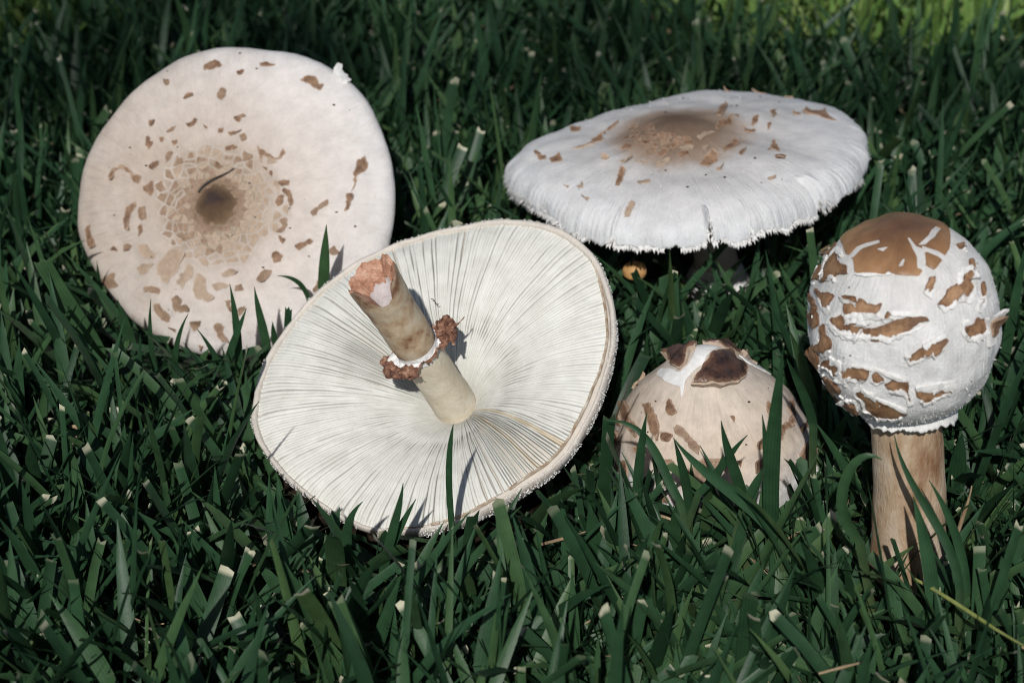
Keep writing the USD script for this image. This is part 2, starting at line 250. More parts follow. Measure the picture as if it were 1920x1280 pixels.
def patch(cap, poly, thick, rough=.12, curl=0.0, seed=0, dens=5.0, curl_dir=None, sink=.0004):
    """a flake of skin: polygon of the flattened cap plane -> draped closed sheet with torn edges"""
    rs = np.random.RandomState(seed)
    poly = poly.buffer(0)
    if poly.is_empty: return None
    if poly.geom_type != 'Polygon': poly = max(poly.geoms, key=lambda q: q.area)
    def chaikin(c):
        c = np.array(c)[:-1]
        for _ in range(1): d = np.roll(c, -1, 0); c = np.stack([.86 * c + .14 * d, .14 * c + .86 * d], 1).reshape(-1, 2)
        return c
    poly = Polygon(chaikin(poly.exterior.coords), [chaikin(i.coords) for i in poly.interiors]).buffer(0)
    if poly.is_empty: return None
    if poly.geom_type != 'Polygon': poly = max(poly.geoms, key=lambda q: q.area)
    A = poly.area; h = max(min(math.sqrt(A) / dens, .05), .007)
    def ring(r):
        c = np.array(shapely.segmentize(r, h * .6).coords)[:-1]
        nz = np.stack([fbm(np.c_[c / h * .8, np.full(len(c), seed * 1.7)], 3, seed), fbm(np.c_[c / h * .8, np.full(len(c), seed * 1.7 + 9)], 3, seed + 1)], -1)
        n2_ = np.stack([fbm(np.c_[c / h * .25, np.full(len(c), seed * 1.3)], 2, seed + 5), fbm(np.c_[c / h * .25, np.full(len(c), seed * 1.3 + 4)], 2, seed + 6)], -1)
        return c + (nz * 2.2 + n2_ * 3.5) * rough * h
    p2 = Polygon(ring(poly.exterior), [ring(i) for i in poly.interiors if Polygon(i).area > 1e-5]).buffer(0)
    if p2.is_empty: return None
    if p2.geom_type != 'Polygon': p2 = max(p2.geoms, key=lambda q: q.area)
    rings = [np.array(p2.exterior.coords)[:-1]] + [np.array(i.coords)[:-1] for i in p2.interiors]
    x0, y0, x1, y1 = p2.bounds
    gx, gy = np.meshgrid(np.arange(x0, x1, h), np.arange(y0, y1, h)); gp = np.c_[gx.ravel(), gy.ravel()] + rs.uniform(-.2, .2, (gx.size, 2)) * h
    inner = p2.buffer(-h * .35)
    gp = gp[shapely.contains_xy(inner, gp[:, 0], gp[:, 1])] if not inner.is_empty else gp[:0]
    rp = np.vstack(rings); pts = np.vstack([rp, gp])
    if len(pts) < 4: return None
    tri = Delaunay(pts).simplices; cc = pts[tri].mean(1); tri = tri[shapely.contains_xy(p2, cc[:, 0], cc[:, 1])]
    ar = np.cross(pts[tri[:, 1]] - pts[tri[:, 0]], pts[tri[:, 2]] - pts[tri[:, 0]]); tri = np.where(ar[:, None] < 0, tri[:, ::-1], tri)
    if not len(tri): return None
    d = shapely.distance(shapely.points(pts), p2.boundary)
    off = thick * (.7 + .3 * np.minimum(d / h, 1)) + thick * .5 * fbm(np.c_[pts * 25, np.full(len(pts), seed)], 2, seed)
    if curl:
        cd = unit(np.array(curl_dir if curl_dir is not None else [rs.normal(), rs.normal()])); q = (pts - pts.mean(0)) @ cd
        q = (q - q.min()) / (np.ptp(q) + 1e-9); off = off + curl * np.clip((q - .45) / .55, 0, 1) ** 1.7 + .12 * curl * np.exp(-d / h)
    top, _ = cap.xy(pts, off); nb = len(rp)
    low, _ = cap.xy(rp, np.maximum(off[:nb] - thick * 1.4, 0) * (off[:nb] > thick * 2.2) - sink)
    v = np.vstack([top, top[:nb], low]); n0 = len(pts); f = [tri]; k = 0
    for r in rings:
        i = np.arange(len(r)) + k; j = np.roll(i, -1); k += len(r)
        q = np.stack([n0 + i, n0 + nb + i, n0 + nb + j, n0 + j], -1); f.append(np.vstack([q[:, [0, 1, 2]], q[:, [0, 2, 3]]]))
    uv = np.vstack([pts, rp, rp]); tn = np.clip(d / (.30 * math.sqrt(A)), 0, 1); tn = np.r_[tn, np.zeros(2 * nb)]
    return v, np.vstack(f), uv, np.c_[tn, tn, tn]
def put(name, r, m_, root, uv=False):
    return obj(name, r[:2], m_, root, smooth=True, uv=r[2] if uv else None, tone=r[3])
def scales(cap, root, polys, default='scale_brown', thick=.0005, curl=.0012, seed=0, name='scale', rough=.32):
    for i, q in enumerate(polys):
        m_, pts = (q[0], q[1]) if isinstance(q[0], str) else (default, q)
        p = Polygon(cap.unpx(pts)) if not isinstance(pts, Polygon) else pts
        if not p.is_valid: p = p.buffer(0)
        if p.area < 2e-5: p = p.buffer(.004)
        p = p.buffer(.0025, join_style='mitre', mitre_limit=2.0)
        r = patch(cap, p, thick, rough=rough, curl=curl * (.3 + .9 * ((i * 37 % 11) / 11)), seed=seed + i)
        if r: put(name, r, m_, root)
def fuzz(cap, s0, s1, count, length, width, seed, t0=0, t1=2 * np.pi, out=.6, down=.0, patchy=True):
    """short torn fibres standing off a cap's surface, one mesh"""
    rs = np.random.RandomState(seed); t = rs.uniform(t0, t1, count); s = rs.uniform(s0, s1, count)
    if patchy: kp = fbm(np.stack([np.cos(t) * 7, np.sin(t) * 7, s * 3], -1), 3, seed) > -.12; s, t = s[kp], t[kp]; count = len(s)
    P, N = cap.xy(np.c_[s * np.cos(t), s * np.sin(t)])
    rad = np.cos(t)[:, None] * cap.a + np.sin(t)[:, None] * cap.b; tan = -np.sin(t)[:, None] * cap.a + np.cos(t)[:, None] * cap.b
    D = unit(N * out + rad * .5 - cap.n * down + rs.normal(0, .35, (count, 3))); L = length * rs.uniform(.35, 1.1, count)[:, None]; w = width * rs.uniform(.5, 1.2, count)[:, None]
    tip = P + D * L; a = P - tan * w - N * .0005; b = P + tan * w - N * .0005; c = P - N * w * 1.2
    v = np.stack([a, b, c, tip], 1).reshape(-1, 3); k = np.arange(count)[:, None] * 4
    f = np.stack([k + [0, 1, 3], k + [1, 2, 3], k + [2, 0, 3]], 1).reshape(-1, 3)
    return v, f
def tube(path, radii, nt=40, nz=0.0, seed=0, caps=(True, True), flat=None, nzs=60):
    p = np.asarray(path, float); t = unit(np.gradient(p, axis=0)); ref = np.array([0, 1.0, 0]) if abs(t[0][1]) < .9 else np.array([1.0, 0, 0])
    a = unit(np.cross(t, ref)); b = np.cross(t, a); th = np.arange(nt) / nt * 2 * np.pi
    r = np.broadcast_to(np.asarray(radii, float), (len(p),))[:, None] * np.ones(nt)
    dirs = np.cos(th)[None, :, None] * a[:, None] + np.sin(th)[None, :, None] * b[:, None]
    v = p[:, None] + dirs * r[..., None]
    if nz: v = v + dirs * (nz * fbm(v * nzs, 4, seed))[..., None]
    v = v.reshape(-1, 3); f = grid_faces(len(p), nt)
    if caps[0]: v = np.vstack([v, p[:1]]); k = len(v) - 1; j = np.arange(nt); f = np.vstack([f, np.c_[np.full(nt, k), (j + 1) % nt, j]])
    if caps[1]: v = np.vstack([v, p[-1:]]); k = len(v) - 1; j = np.arange(nt) + (len(p) - 1) * nt; f = np.vstack([f, np.c_[np.full(nt, k), j, (j - (len(p) - 1) * nt + 1) % nt + (len(p) - 1) * nt]])
    return v, f

# ================================================================== mushroom 1: flat tan cap, seen from above, at the left
C1 = lambda p: conv(p, 120, 60, .34375)
C2 = lambda p: conv(p, 120, 380, .34375)
OUT1 = [(143,420),(146,360),(160,300),(190,245),(225,200),(265,160),(315,125),(370,98),(430,88),(500,91),(560,100),(615,122),(660,155),(695,200),(722,260),(738,320),(740,370),(736,430),(722,490),(700,540),(668,580),(620,615),(560,642),(480,658),(400,666),(340,655),(290,630),(240,592),(200,545),(172,500),(152,460)]
O1 = C + ray(442, 377) * .96
el = math.radians(45); n1 = np.array([-.10, -math.cos(el), math.sin(el)])
cap1 = Cap(O1, n1, [0, .035, .07, .12, .17, .3, .5, .75, .9, .97, 1.0, 1.03, 1.1, 1.4, 2.0],
           [0, .035, .07, .12, .17, .3, .5, .75, .9, .972, 1.0, .985, .94, .6, .02],
           [.0285, .0278, .0248, .0200, .0184, .0178, .0162, .0115, .0065, .0028, -.001, -.004, -.0045, -.002, .004], outline=OUT1, apex_px=(396, 376), seed=11, noise=(.0011, 45))
def ex1(s, t, x, y):
    roll = np.exp(-((s - .93) / .05) ** 2) * np.sin(s * 190 + 3 * np.sin(t * 2)) * .00035 * np.clip(np.sin(t + 2.6), 0, 1)
    d1 = -.0035 * np.exp(-(((x + .052) / .012) ** 2 + ((y + .030) / .016) ** 2)) - .002 * np.exp(-(((x - .02) / .02) ** 2 + ((y - .045) / .015) ** 2))
    return roll + (d1 + .0022 * np.sin(3 * t + 1) * np.clip(s, 0, 1) ** 2) * (s < 1.2) * np.clip(1.2 - s, 0, .2) * 5 + .0012 * np.exp(-((s - .16) / .03) ** 2) * 0
cap1.extra = ex1
base1 = at_z(455, 300, 0.0); 
m1 = thing('mushroom', 'flat cream parasol mushroom cap leaning face on, tan cracked centre and dark nub, left', 'mushroom', loc=(O1[0], O1[1] + .03, 0))
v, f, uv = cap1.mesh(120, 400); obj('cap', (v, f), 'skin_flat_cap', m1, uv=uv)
cap1.prepare()
P1 = [C1(p) for p in [
 [(755,190),(800,170),(825,153),(850,165),(862,187),(800,200),(765,203)], [(545,265),(570,260),(572,285),(552,292)], [(950,220),(970,208),(982,210),(970,230),(950,234)],
 [(1075,175),(1100,165),(1150,180),(1120,186),(1080,185)], [(650,360),(670,340),(700,333),(702,350),(660,370)], [(832,345),(850,325),(878,322),(880,350),(860,370),(838,360)],
 [(1300,262),(1330,240),(1380,248),(1395,285),(1418,295),(1410,318),(1370,310),(1340,290)], [(460,485),(495,480),(490,505),(470,515)], [(672,505),(700,490),(712,470),(725,490),(710,508),(680,515)],
 [(570,545),(585,520),(605,518),(590,542)], [(925,465),(950,458),(985,465),(965,475),(955,495),(940,480)], [(842,530),(865,520),(872,545),(845,550)], [(895,545),(920,545),(965,540),(940,555),(905,565)],
 [(770,515),(785,518),(778,530)], [(525,580),(545,578),(540,600),(528,598)], [(595,600),(618,595),(612,615),(598,618)], [(445,620),(455,580),(470,578),(465,600),(485,605),(460,640)],
 [(555,680),(575,648),(592,652),(580,690),(562,712)], [(460,735),(490,712),(518,708),(510,730),(480,752)],
 [(250,790),(265,740),(310,728),(350,750),(380,780),(412,790),(400,830),(372,815),(360,775),(315,745),(280,755),(268,800),(255,805)],
 [(885,630),(920,618),(940,630),(920,645),(890,642)], [(960,570),(985,560),(995,585),(975,598)],
 [(1062,625),(1090,655),(1165,690),(1200,635),(1208,655),(1185,695),(1110,680),(1090,670),(1082,712),(1072,680)],
 [(1595,712),(1625,710),(1650,672),(1662,740),(1630,775),(1600,800),(1565,870),(1590,790)], [(1540,885),(1575,880),(1560,930),(1545,970),(1525,975),(1540,930)],
 [(1340,980),(1390,950),(1430,912),(1438,930),(1400,960),(1358,998)], [(1165,820),(1200,803),(1228,810),(1222,835),(1180,835)], [(1205,860),(1240,872),(1252,930),(1235,948),(1228,900),(1200,875)],
 [(1160,900),(1195,895),(1190,930),(1165,955),(1155,930)], [(1172,1025),(1215,1012),(1218,1060),(1185,1090),(1160,1085),(1195,1060)], [(1170,1110),(1205,1130),(1195,1150),(1175,1135)],
 [(1262,1160),(1300,1150),(1340,1122),(1355,1140),(1330,1165),(1280,1190)], [(1140,1205),(1165,1195),(1192,1220),(1180,1250),(1145,1258)], [(1455,1180),(1480,1165),(1500,1195),(1485,1215),(1455,1210)],
 [(335,1000),(350,945),(385,925),(390,950),(365,990),(355,1050),(358,1080),(338,1075)], [(120,1070),(140,1055),(155,1110),(175,1165),(150,1170),(130,1120)], [(255,1190),(270,1165),(290,1190)],
 [(325,1165),(345,1150),(365,1165),(355,1195),(330,1185)], [(1090,740),(1110,740),(1105,755)], [(1120,765),(1138,760),(1132,790)], [(815,725),(835,712),(865,735),(850,750)],
 [(415,965),(440,945),(450,1010),(425,1025)], [(405,1060),(425,1045),(430,1090),(410,1110)], [(445,845),(480,820),(490,860),(470,885),(450,870)]]]
P1 += [C2(p) for p in [
 [(208,435),(235,395),(278,385),(268,420),(300,455),(245,480),(220,460)], [(435,460),(480,455),(525,470),(525,495),(470,490),(440,480)], [(595,520),(620,505),(640,530),(630,560),(670,560),(685,595),(640,600),(600,570)],
 [(490,555),(520,548),(535,580),(570,600),(570,640),(540,640),(510,600)], [(575,680),(610,690),(605,705)], [(690,655),(745,640),(735,680),(705,700)], [(815,680),(835,655),(865,670),(865,720),(895,755),(860,755),(835,730)],
 [(730,775),(755,780),(745,795)], [(1050,420),(1080,370),(1130,365),(1125,395),(1075,435)], [(930,450),(965,445),(968,480),(935,485)], [(870,535),(905,530),(900,555),(925,590),(905,590)], [(950,575),(985,565),(980,600),(955,615)],
 [(1355,470),(1385,415),(1390,470),(1365,490)]]]
P1 = [('scale_mid' if (i % 4 == 1 or i > 43) else 'scale_brown', p) for i, p in enumerate(P1)]
P1 += [('scale_tan', C2(p)) for p in [[(415,240),(440,225),(500,270),(480,300),(430,285)], [(400,360),(440,330),(485,340),(460,370),(420,390)], [(510,390),(530,310),(600,250),(660,275),(620,360),(575,440),(545,430)],
 [(630,420),(680,330),(700,350),(690,420),(650,470)], [(700,470),(720,370),(770,400),(775,480),(820,510),(790,540),(740,530)], [(815,450),(850,435),(905,445),(880,470),(830,475)], [(860,385),(900,360),(950,375),(920,395),(865,400)]]]
scales(cap1, m1, P1, thick=.0003, curl=.0019, seed=100)
# the cracked zone about the nub: cells grow outwards, each its own plate
def crackle(cap, root, s0, s1, n, seed, matf, taken, gap=.0021, where=None, thick=.0003):
    rs = np.random.RandomState(seed); pts, k = [], 0
    r = s0
    while r < s1 * 1.25:
        cell = .024 + .030 * ((r - s0) / (s1 - s0)) ** 1.0
        m_ = max(6, int(2 * np.pi * r / (cell * 1.9))); ph = rs.uniform(0, 6.3)
        for j in range(m_): t = ph + j / m_ * 2 * np.pi + rs.normal(0, .22) * cell / r; q = r + rs.normal(0, .21) * cell; pts.append((q * np.cos(t), q * np.sin(t)))
        r += cell * .80
    pts = np.array(pts); vo = Voronoi(pts); c = 0; holes = []
    for i, reg in enumerate(vo.point_region):
        R_ = vo.regions[reg]; q = pts[i]; s = np.hypot(*q); t = np.arctan2(q[1], q[0])
        if not R_ or -1 in R_ or not s0 < s < s1 * (1 + .12 * math.sin(3 * t + seed)): continue
        fr_ = (s - s0) / (s1 - s0)
        p = Polygon(vo.vertices[R_])
        if p.area > .006 or (where is not None and not where(t)): continue
        p = p.buffer(-(gap + .006 * fr_ ** 2)).difference(Point(0, 0).buffer(s0 * .92)); p = p.buffer(-.0015).buffer(.0015)
        if p.is_empty or p.area < 3e-5 or taken.intersects(Point(*q)) or rs.rand() < .03 + .30 * fr_ ** 2: continue
        m_ = matf(s, t, rs)
        r_ = patch(cap, p, thick * (.7 + .6 * fr_), rough=.42, curl=.0003 * fr_, seed=seed + i, dens=3.4)
        if r_: put('scale', r_, m_, root); holes.append(p.buffer(.0008))
    return holes
taken1 = unary_union([Polygon(cap1.unpx(p[1])).buffer(.012) for p in P1])
n_c1 = crackle(cap1, m1, .125, .41, 0, 7, lambda s, t, rs: 'scale_tan' if (rs.rand() < .62 + .38 * math.cos(t + .3) and s > .17) else 'scale_mid', taken1, thick=.00014)
a_ = np.linspace(0, 2 * np.pi, 200)[:-1]; wob = 1 + .10 * fbm(np.c_[np.cos(a_) * 3, np.sin(a_) * 3, 0 * a_], 3, 5)
net = unary_union([h_.buffer(.011) for h_ in n_c1] + [Polygon(np.c_[np.cos(a_), np.sin(a_)] * (.24 * wob)[:, None])]).difference(Polygon(np.c_[np.cos(a_), np.sin(a_)] * (.128 * wob)[:, None])).difference(unary_union(n_c1)).difference(taken1.buffer(-.006))
r = patch(cap1, net, .00024, rough=.14, seed=66, dens=140); put('cracked_skin', r, 'net_pale', m1, True)
st1 = spl([O1 - cap1.n * .002 + cap1.a * cap1.shift[0], O1 - cap1.n * .03 + [0, .004, -.004], O1 - cap1.n * .062 + [0, .0, -.012]], 20)
obj('stem', tube(st1, np.linspace(.010, .013, 20), 32, .0006, 3), 'stem_olive', m1)
nub = C1([(700,880),(715,840),(770,810)])
chip = C1([(1500,225),(1545,205),(1580,225),(1585,250),(1545,245)])

# ================================================================== mushroom 2: upturned cap with its gills up, in the middle
OUT2 = [(478,790),(481,740),(494,690),(520,640),(553,595),(592,552),(634,516),(682,482),(728,457),(780,438),(850,423),(905,416),(960,416),(1010,423),(1055,437),(1095,464),(1124,500),(1142,545),(1152,590),(1154,640),(1145,690),(1128,740),(1104,790),(1070,838),(1030,876),(980,908),(930,940),(880,967),(830,985),(765,996),(715,995),(670,984),(625,962),(580,933),(538,898),(508,862),(487,826)]
O2 = at_z(815, 705, .052)
vw = -ray(815, 705); sx_ = RT; sy_ = np.cross(vw, sx_); sy_ = unit(sy_ if sy_[2] > 0 else -sy_)
ang = math.radians(35); n2 = vw * math.cos(ang) + math.sin(ang) * unit(-.5 * sx_ + .86 * sy_)
# body: s 0..1 outer skin from the crown to the rim, then rolled lip and inner flesh back to the centre
EPS = [0, .08, .16, .3, .5, .7, .85, .95, 1.0]
EZ = [-.0300, -.0265, -.0185, -.0095, -.0022, .0014, .0020, .0008, -.0012]       # height of the gill edges
fE = PchipInterpolator(EPS, EZ)
DEP = PchipInterpolator([0, .1, .3, .6, .85, .97, 1], [.0026, .0024, .0026, .0028, .0024, .0014, .0010])
inner_r = [.97, .9, .8, .7, .55, .4, .25, .12, .02]
S2 = [0, .2, .45, .7, .88, .97, 1.0, 1.025, 1.05] + list(1.05 + np.linspace(.06, .95, 9))
R2 = [0, .25, .55, .80, .95, 1.0, 1.008, 1.0, .985] + inner_r
Z2 = [-.0430, -.0415, -.0340, -.0225, -.0110, -.0045, -.0010, .0012, .0010] + [float(fE(r) - DEP(r)) for r in inner_r]
cap2 = Cap(O2, n2, S2, R2, Z2, outline=OUT2, apex_px=(852, 772), seed=23, noise=(.0008, 70), blend=2.0)
cap2.shift = (lambda h: (lambda d: (lambda k: np.array([(C + d * k - O2) @ cap2.a, (C + d * k - O2) @ cap2.b]))(((O2 + cap2.n * h - C) @ cap2.n) / (d @ cap2.n)))(ray(858, 766)))(-.026)
cap2.extra = lambda s, t, x, y: .0022 * np.sin(2 * t + .6) * np.clip(np.interp(s, S2, R2), 0, 1) ** 3 + .0012 * np.sin(5 * t + 2) * np.clip(np.interp(s, S2, R2), 0, 1) ** 3
m2 = thing('mushroom', 'upturned parasol mushroom showing white gills and a snapped hollow stem, centre', 'mushroom', loc=(O2[0], O2[1], 0))
v, f, uv = cap2.mesh(130, 420); obj('cap', (v, f), 'skin_upturned_cap', m2, uv=uv)
def gill_pt(rho, t, h):
    Rt = np.interp(t % (2 * np.pi), cap2.th, cap2.Rt); Re = cap2.R + (Rt - cap2.R) * rho ** 2; k = 1 - rho ** 1.6
    x = Re * rho * np.cos(t) + cap2.shift[0] * k; y = Re * rho * np.sin(t) + cap2.shift[1] * k
    z = h + .0022 * np.sin(2 * t + .6) * rho ** 3 + .0012 * np.sin(5 * t + 2) * rho ** 3
    return O2 + x[..., None] * cap2.a + y[..., None] * cap2.b + z[..., None] * cap2.n
rs = np.random.RandomState(4)
NG = 149
def spread(t):   # where the gills stand apart and show the gaps between them
    a = np.exp(-(((t - math.radians(-38) + np.pi) % (2 * np.pi) - np.pi) / .26) ** 2); b = np.exp(-(((t - math.radians(160) + np.pi) % (2 * np.pi) - np.pi) / .36) ** 2)
    return a, b
def rmax(t): return .991 - .056 * np.clip(np.cos(t - math.radians(-28)), 0, 1) ** 1.3 + .004 * np.sin(9 * t)
def gill(t0, r0, idx):
    n = 16; rho = np.linspace(r0, rmax(t0), n); a, b = spread(np.array(t0))
    sway = .028 * fbm(np.stack([rho * 2.2, np.full(n, math.cos(t0) * 2.4), np.full(n, math.sin(t0) * 2.4)], -1), 2, 8) * (1 - rho) * 2.2 + .006 * fbm(np.stack([rho * 6, np.full(n, idx * .77), np.full(n, 3.)], -1), 2, 9)
    t = t0 + sway + .10 * (1 - rho) ** 2
    Rl = (cap2.R + (np.interp(t % (2 * np.pi), cap2.th, cap2.Rt) - cap2.R) * rho ** 2) * rho
    pitch = 2 * np.pi * Rl / (NG * np.clip((1 + (rho > .33)), 1, 2))
    w = np.minimum(pitch * (1.32 - .86 * a - .74 * b * np.clip((.9 - rho) * 3, 0, 1)) * rs.uniform(.94, 1.04), .0027)
    w = w * np.clip((rho - r0) * 14 + .25, 0, 1)
    top = fE(rho) + .0005 * fbm(np.stack([rho * 7, np.full(n, idx * 1.3), np.full(n, 1.)], -1), 2, 5) - .0004 * rs.rand() - (0.0012 * (1 - np.clip((rho - r0) * 6, 0, 1)) if r0 > .2 else 0)
    bot = fE(rho) - DEP(rho) - .0006
    dt = w / np.maximum(Rl, 1e-4) / 2
    cross = [gill_pt(rho, t - dt * .85, bot), gill_pt(rho, t - dt, top - .0006), gill_pt(rho, t - dt * .52, top), gill_pt(rho, t + dt * .52, top), gill_pt(rho, t + dt, top - .0006), gill_pt(rho, t + dt * .85, bot)]
    v = np.stack(cross, 1).reshape(-1, 3); return v, grid_faces(n, 6, False)[:, ::-1]
for i in range(NG * 2):
    t0 = i / (NG * 2) * 2 * np.pi + rs.normal(0, .0035); r0 = .085 if i % 2 == 0 else rs.uniform(.26, .40)
    v, f = gill(t0, r0, i); a, b = spread(np.array(t0))
    obj('gill', (v, f), 'gill_tan' if a > .5 and rs.rand() < .2 else 'gill_cream', m2, smooth=60)
obj('torn_margin', fuzz(cap2, .93, 1.045, 3600, .0010, .00026, 31, out=.6), 'flesh_white', m2, smooth=False, kind='stuff')
# brown crust along the rim
tt = np.linspace(0, 2 * np.pi, 481)[:-1]; keep = fbm(np.stack([np.cos(tt) * 9, np.sin(tt) * 9, 0 * tt], -1), 3, 2) > -.25
rows = []
for k, (dr, o_) in enumerate([(-.003, -.0003), (.001, .0007), (.006, .0008), (.011, -.0004)]):
    rr_ = rmax(tt) + dr + .004 * fbm(np.stack([np.cos(tt) * 12, np.sin(tt) * 12, 0 * tt], -1), 2, 6); rows.append(gill_pt(rr_, tt, fE(np.clip(rr_, 0, 1)) + o_ * (1 + .9 * fbm(np.stack([np.cos(tt) * 40, np.sin(tt) * 40, 0 * tt + k], -1), 2, k))))
ff = grid_faces(4, 480); kk = keep[ff % 480].all(1)
obj('rim_crust', (np.vstack(rows), ff[kk]), 'margin_brown', m2, smooth=True)
# stem
sb = gill_pt(np.array(.0), np.array(0.), np.array(-.027)); asd = math.radians(46); sd = unit(vw * math.cos(asd) + math.sin(asd) * unit(-.55 * sx_ + .835 * sy_))
tip_px = (716, 520)
L2 = .092
def along(k): return sb + sd * k + np.cross(sd, vw) * .004 * math.sin(k / L2 * 3) * 0
ks = np.linspace(0, L2, 44); path = np.array([along(k) for k in ks])
Rst = np.interp(ks / L2, [0, .06, .3, .52, .56, .8, 1.0], [.0135, .0127, .0124, .0122, .0128, .0131, .0137])
sa = unit(np.cross(sd, vw)); sbn = np.cross(sa, sd)          # sbn points roughly to the viewer
nt = 72; th = np.arange(nt) / nt * 2 * np.pi
jag = .0065 * fbm(np.stack([np.cos(th) * 2.1, np.sin(th) * 2.1, 0 * th], -1), 3, 41) + .0008 * fbm(np.stack([np.cos(th) * 5, np.sin(th) * 5, 0 * th], -1), 2, 42) - .011 * np.exp(-(((th - math.radians(95) + np.pi) % (2 * np.pi) - np.pi) / .30) ** 2) + .004 * np.exp(-(((th - math.radians(10) + np.pi) % (2 * np.pi) - np.pi) / .5) ** 2)
def stem_shell(r_fun, k0, k1, rows, jagged, seed, nz=.0004):
    out = []
    for j in range(rows):
        q = j / (rows - 1); kk_ = k0 + (k1 - k0) * q + (jag * q ** 4 if jagged else 0) * np.ones(nt)
        r = r_fun(kk_); P = sb + sd * kk_[:, None] + (np.cos(th) * r)[:, None] * sa + (np.sin(th) * r)[:, None] * sbn
        rad = np.cos(th)[:, None] * sa + np.sin(th)[:, None] * sbn
        out.append(P + rad * (nz * fbm(P * 120, 3, seed))[:, None])
    return np.vstack(out)
rf = lambda k: np.interp(k / L2, [0, .06, .3, .52, .56, .8, 1.0, 1.2], [.0106, .0098, .0094, .0093, .0099, .0103, .0114, .0118])
obj('stem', (stem_shell(rf, -.004, L2 * .5, 24, False, 3), grid_faces(24, nt)), 'stem_olive', m2)
obj('upper_stem', (stem_shell(rf, L2 * .5, L2 * .86, 24, False, 3), grid_faces(24, nt)), 'stem_stained', m2)
vo_ = stem_shell(lambda k: rf(k) + .0001, L2 * .86, L2, 14, True, 3); vi_ = stem_shell(lambda k: rf(k) * .55 - .02 * np.clip(k - L2, -1, 0) * 0, L2 * .66, L2 * .90, 14, True, 6, .0008)
obj('upper_stem_edge', (vo_, grid_faces(14, nt)), 'stem_stained', m2)
fl = [vo_[-nt:]]
for q in np.linspace(.14, 1, 8):      # torn flesh slopes from the broken skin edge down into the hollow
    m_ = vo_[-nt:] * (1 - q) + vi_[-nt:] * q; bulge = .0012 * math.sin(q * math.pi) * (1 + 1.4 * fbm(np.stack([np.cos(th) * 4, np.sin(th) * 4, 0 * th + q * 3], -1), 3, 44)); fl.append(m_ + sd * bulge[:, None])
obj('torn_end', (np.vstack(fl), grid_faces(9, nt)), 'stem_torn', m2)
obj('pith', join([(vi_, grid_faces(14, nt)[:, ::-1]), (np.vstack([vi_[:nt], (sb + sd * L2 * .66)[None]]), np.c_[np.arange(nt), (np.arange(nt) + 1) % nt, np.full(nt, nt)])]), 'stem_pith', m2)
# ring: a torn double-edged collar
def ring_band(k0, k1, flare, tear, seed, off=0.0):
    n = 120; t_ = np.arange(n) / n * 2 * np.pi; rows_ = []
    for q in np.linspace(0, 1, 8):
        lump = fbm(np.stack([np.cos(t_) * 2.2, np.sin(t_) * 2.2, 0 * t_ + q * .8], -1), 3, seed); lump2 = fbm(np.stack([np.cos(t_) * 7, np.sin(t_) * 7, 0 * t_ + q * 2], -1), 2, seed + 1)
        r = .0096 + off + flare * q * (1 + .75 * lump) + .0014 * q * lump2; kk_ = L2 * (k0 + (k1 - k0) * q) + tear * q * lump2 + .003 * q * lump + .0045 * np.cos(t_ + .5) * 0
        rows_.append(sb + sd * kk_[:, None] + (np.cos(t_) * r)[:, None] * sa + (np.sin(t_) * r)[:, None] * sbn)
    return np.vstack(rows_), grid_faces(8, n)
def lobed(k0, seed, lean):
    n = 150; t_ = np.arange(n) / n * 2 * np.pi; dg = lambda d, w: np.exp(-(((t_ - math.radians(d) + np.pi) % (2 * np.pi) - np.pi) / w) ** 2)
    lobe = .0016 + .0078 * dg(175, .55) + .0070 * dg(8, .48) + .0030 * dg(130, .3) + .004 * dg(270, .6); l1 = fbm(np.stack([np.cos(t_) * 3, np.sin(t_) * 3, 0 * t_], -1), 3, seed); l2 = fbm(np.stack([np.cos(t_) * 11, np.sin(t_) * 11, 0 * t_], -1), 3, seed + 1); rows_ = []
    for q in np.linspace(0, 1, 11):
        r = .0095 + lobe * q * (1 + .45 * l1 + .35 * q * l2); kk_ = L2 * k0 + lean * lobe * q + .0020 * q * l1 + .0030 * q * q * l2 + .0016 * math.sin(q * 7) * l2
        rows_.append(sb + sd * kk_[:, None] + (np.cos(t_) * r)[:, None] * sa + (np.sin(t_) * r)[:, None] * sbn)
    return np.vstack(rows_), n
vr, n_ = lobed(.50, 61, -.25); fr_ = grid_faces(11, n_); brown = (fr_ // n_).min(1) >= 3 + (fbm(np.c_[(fr_[:, 0] % n_) * .13, fr_[:, 0] * 0, fr_[:, 0] * 0], 2, 3) * 6).astype(int)
obj('ring', join([(vr, fr_[~brown]), ring_band(.525, .465, .0004, .0016, 62)]), 'flesh_white', m2)
obj('ring_edge', (vr, fr_[brown]), 'ring_brown', m2)
# brown crumpled crust on the ring's edge
crust = []
for j, (d0, d1, r0_, kz) in enumerate([(-34, 36, .0158, .492), (-22, 22, .0172, .505), (140, 215, .0160, .482), (112, 150, .0135, .470)]):
    n = 60; q = np.linspace(0, 1, n); T = np.radians(d0 + (d1 - d0) * q); f1 = fbm(np.c_[q * 4, np.full(n, j * 3.), np.zeros(n)], 3, 300 + j); f2 = fbm(np.c_[q * 5, np.full(n, j * 3. + 7), np.zeros(n)], 3, 320 + j)
    r = r0_ + .0022 * f1; P = sb + sd * (L2 * kz + .0032 * f2)[:, None] + (np.cos(T) * r)[:, None] * sa + (np.sin(T) * r)[:, None] * sbn
    crust.append(tube(P, (.0016 + .0014 * fbm(np.c_[q * 7, np.full(n, j * 5.), np.zeros(n)], 2, 340 + j)) * np.sin(np.pi * np.clip(q, .02, .98)) ** .4, 14, .0011, 350 + j, nzs=260))
obj('ring_crust', join(crust), 'ring_brown', m2, smooth=60)
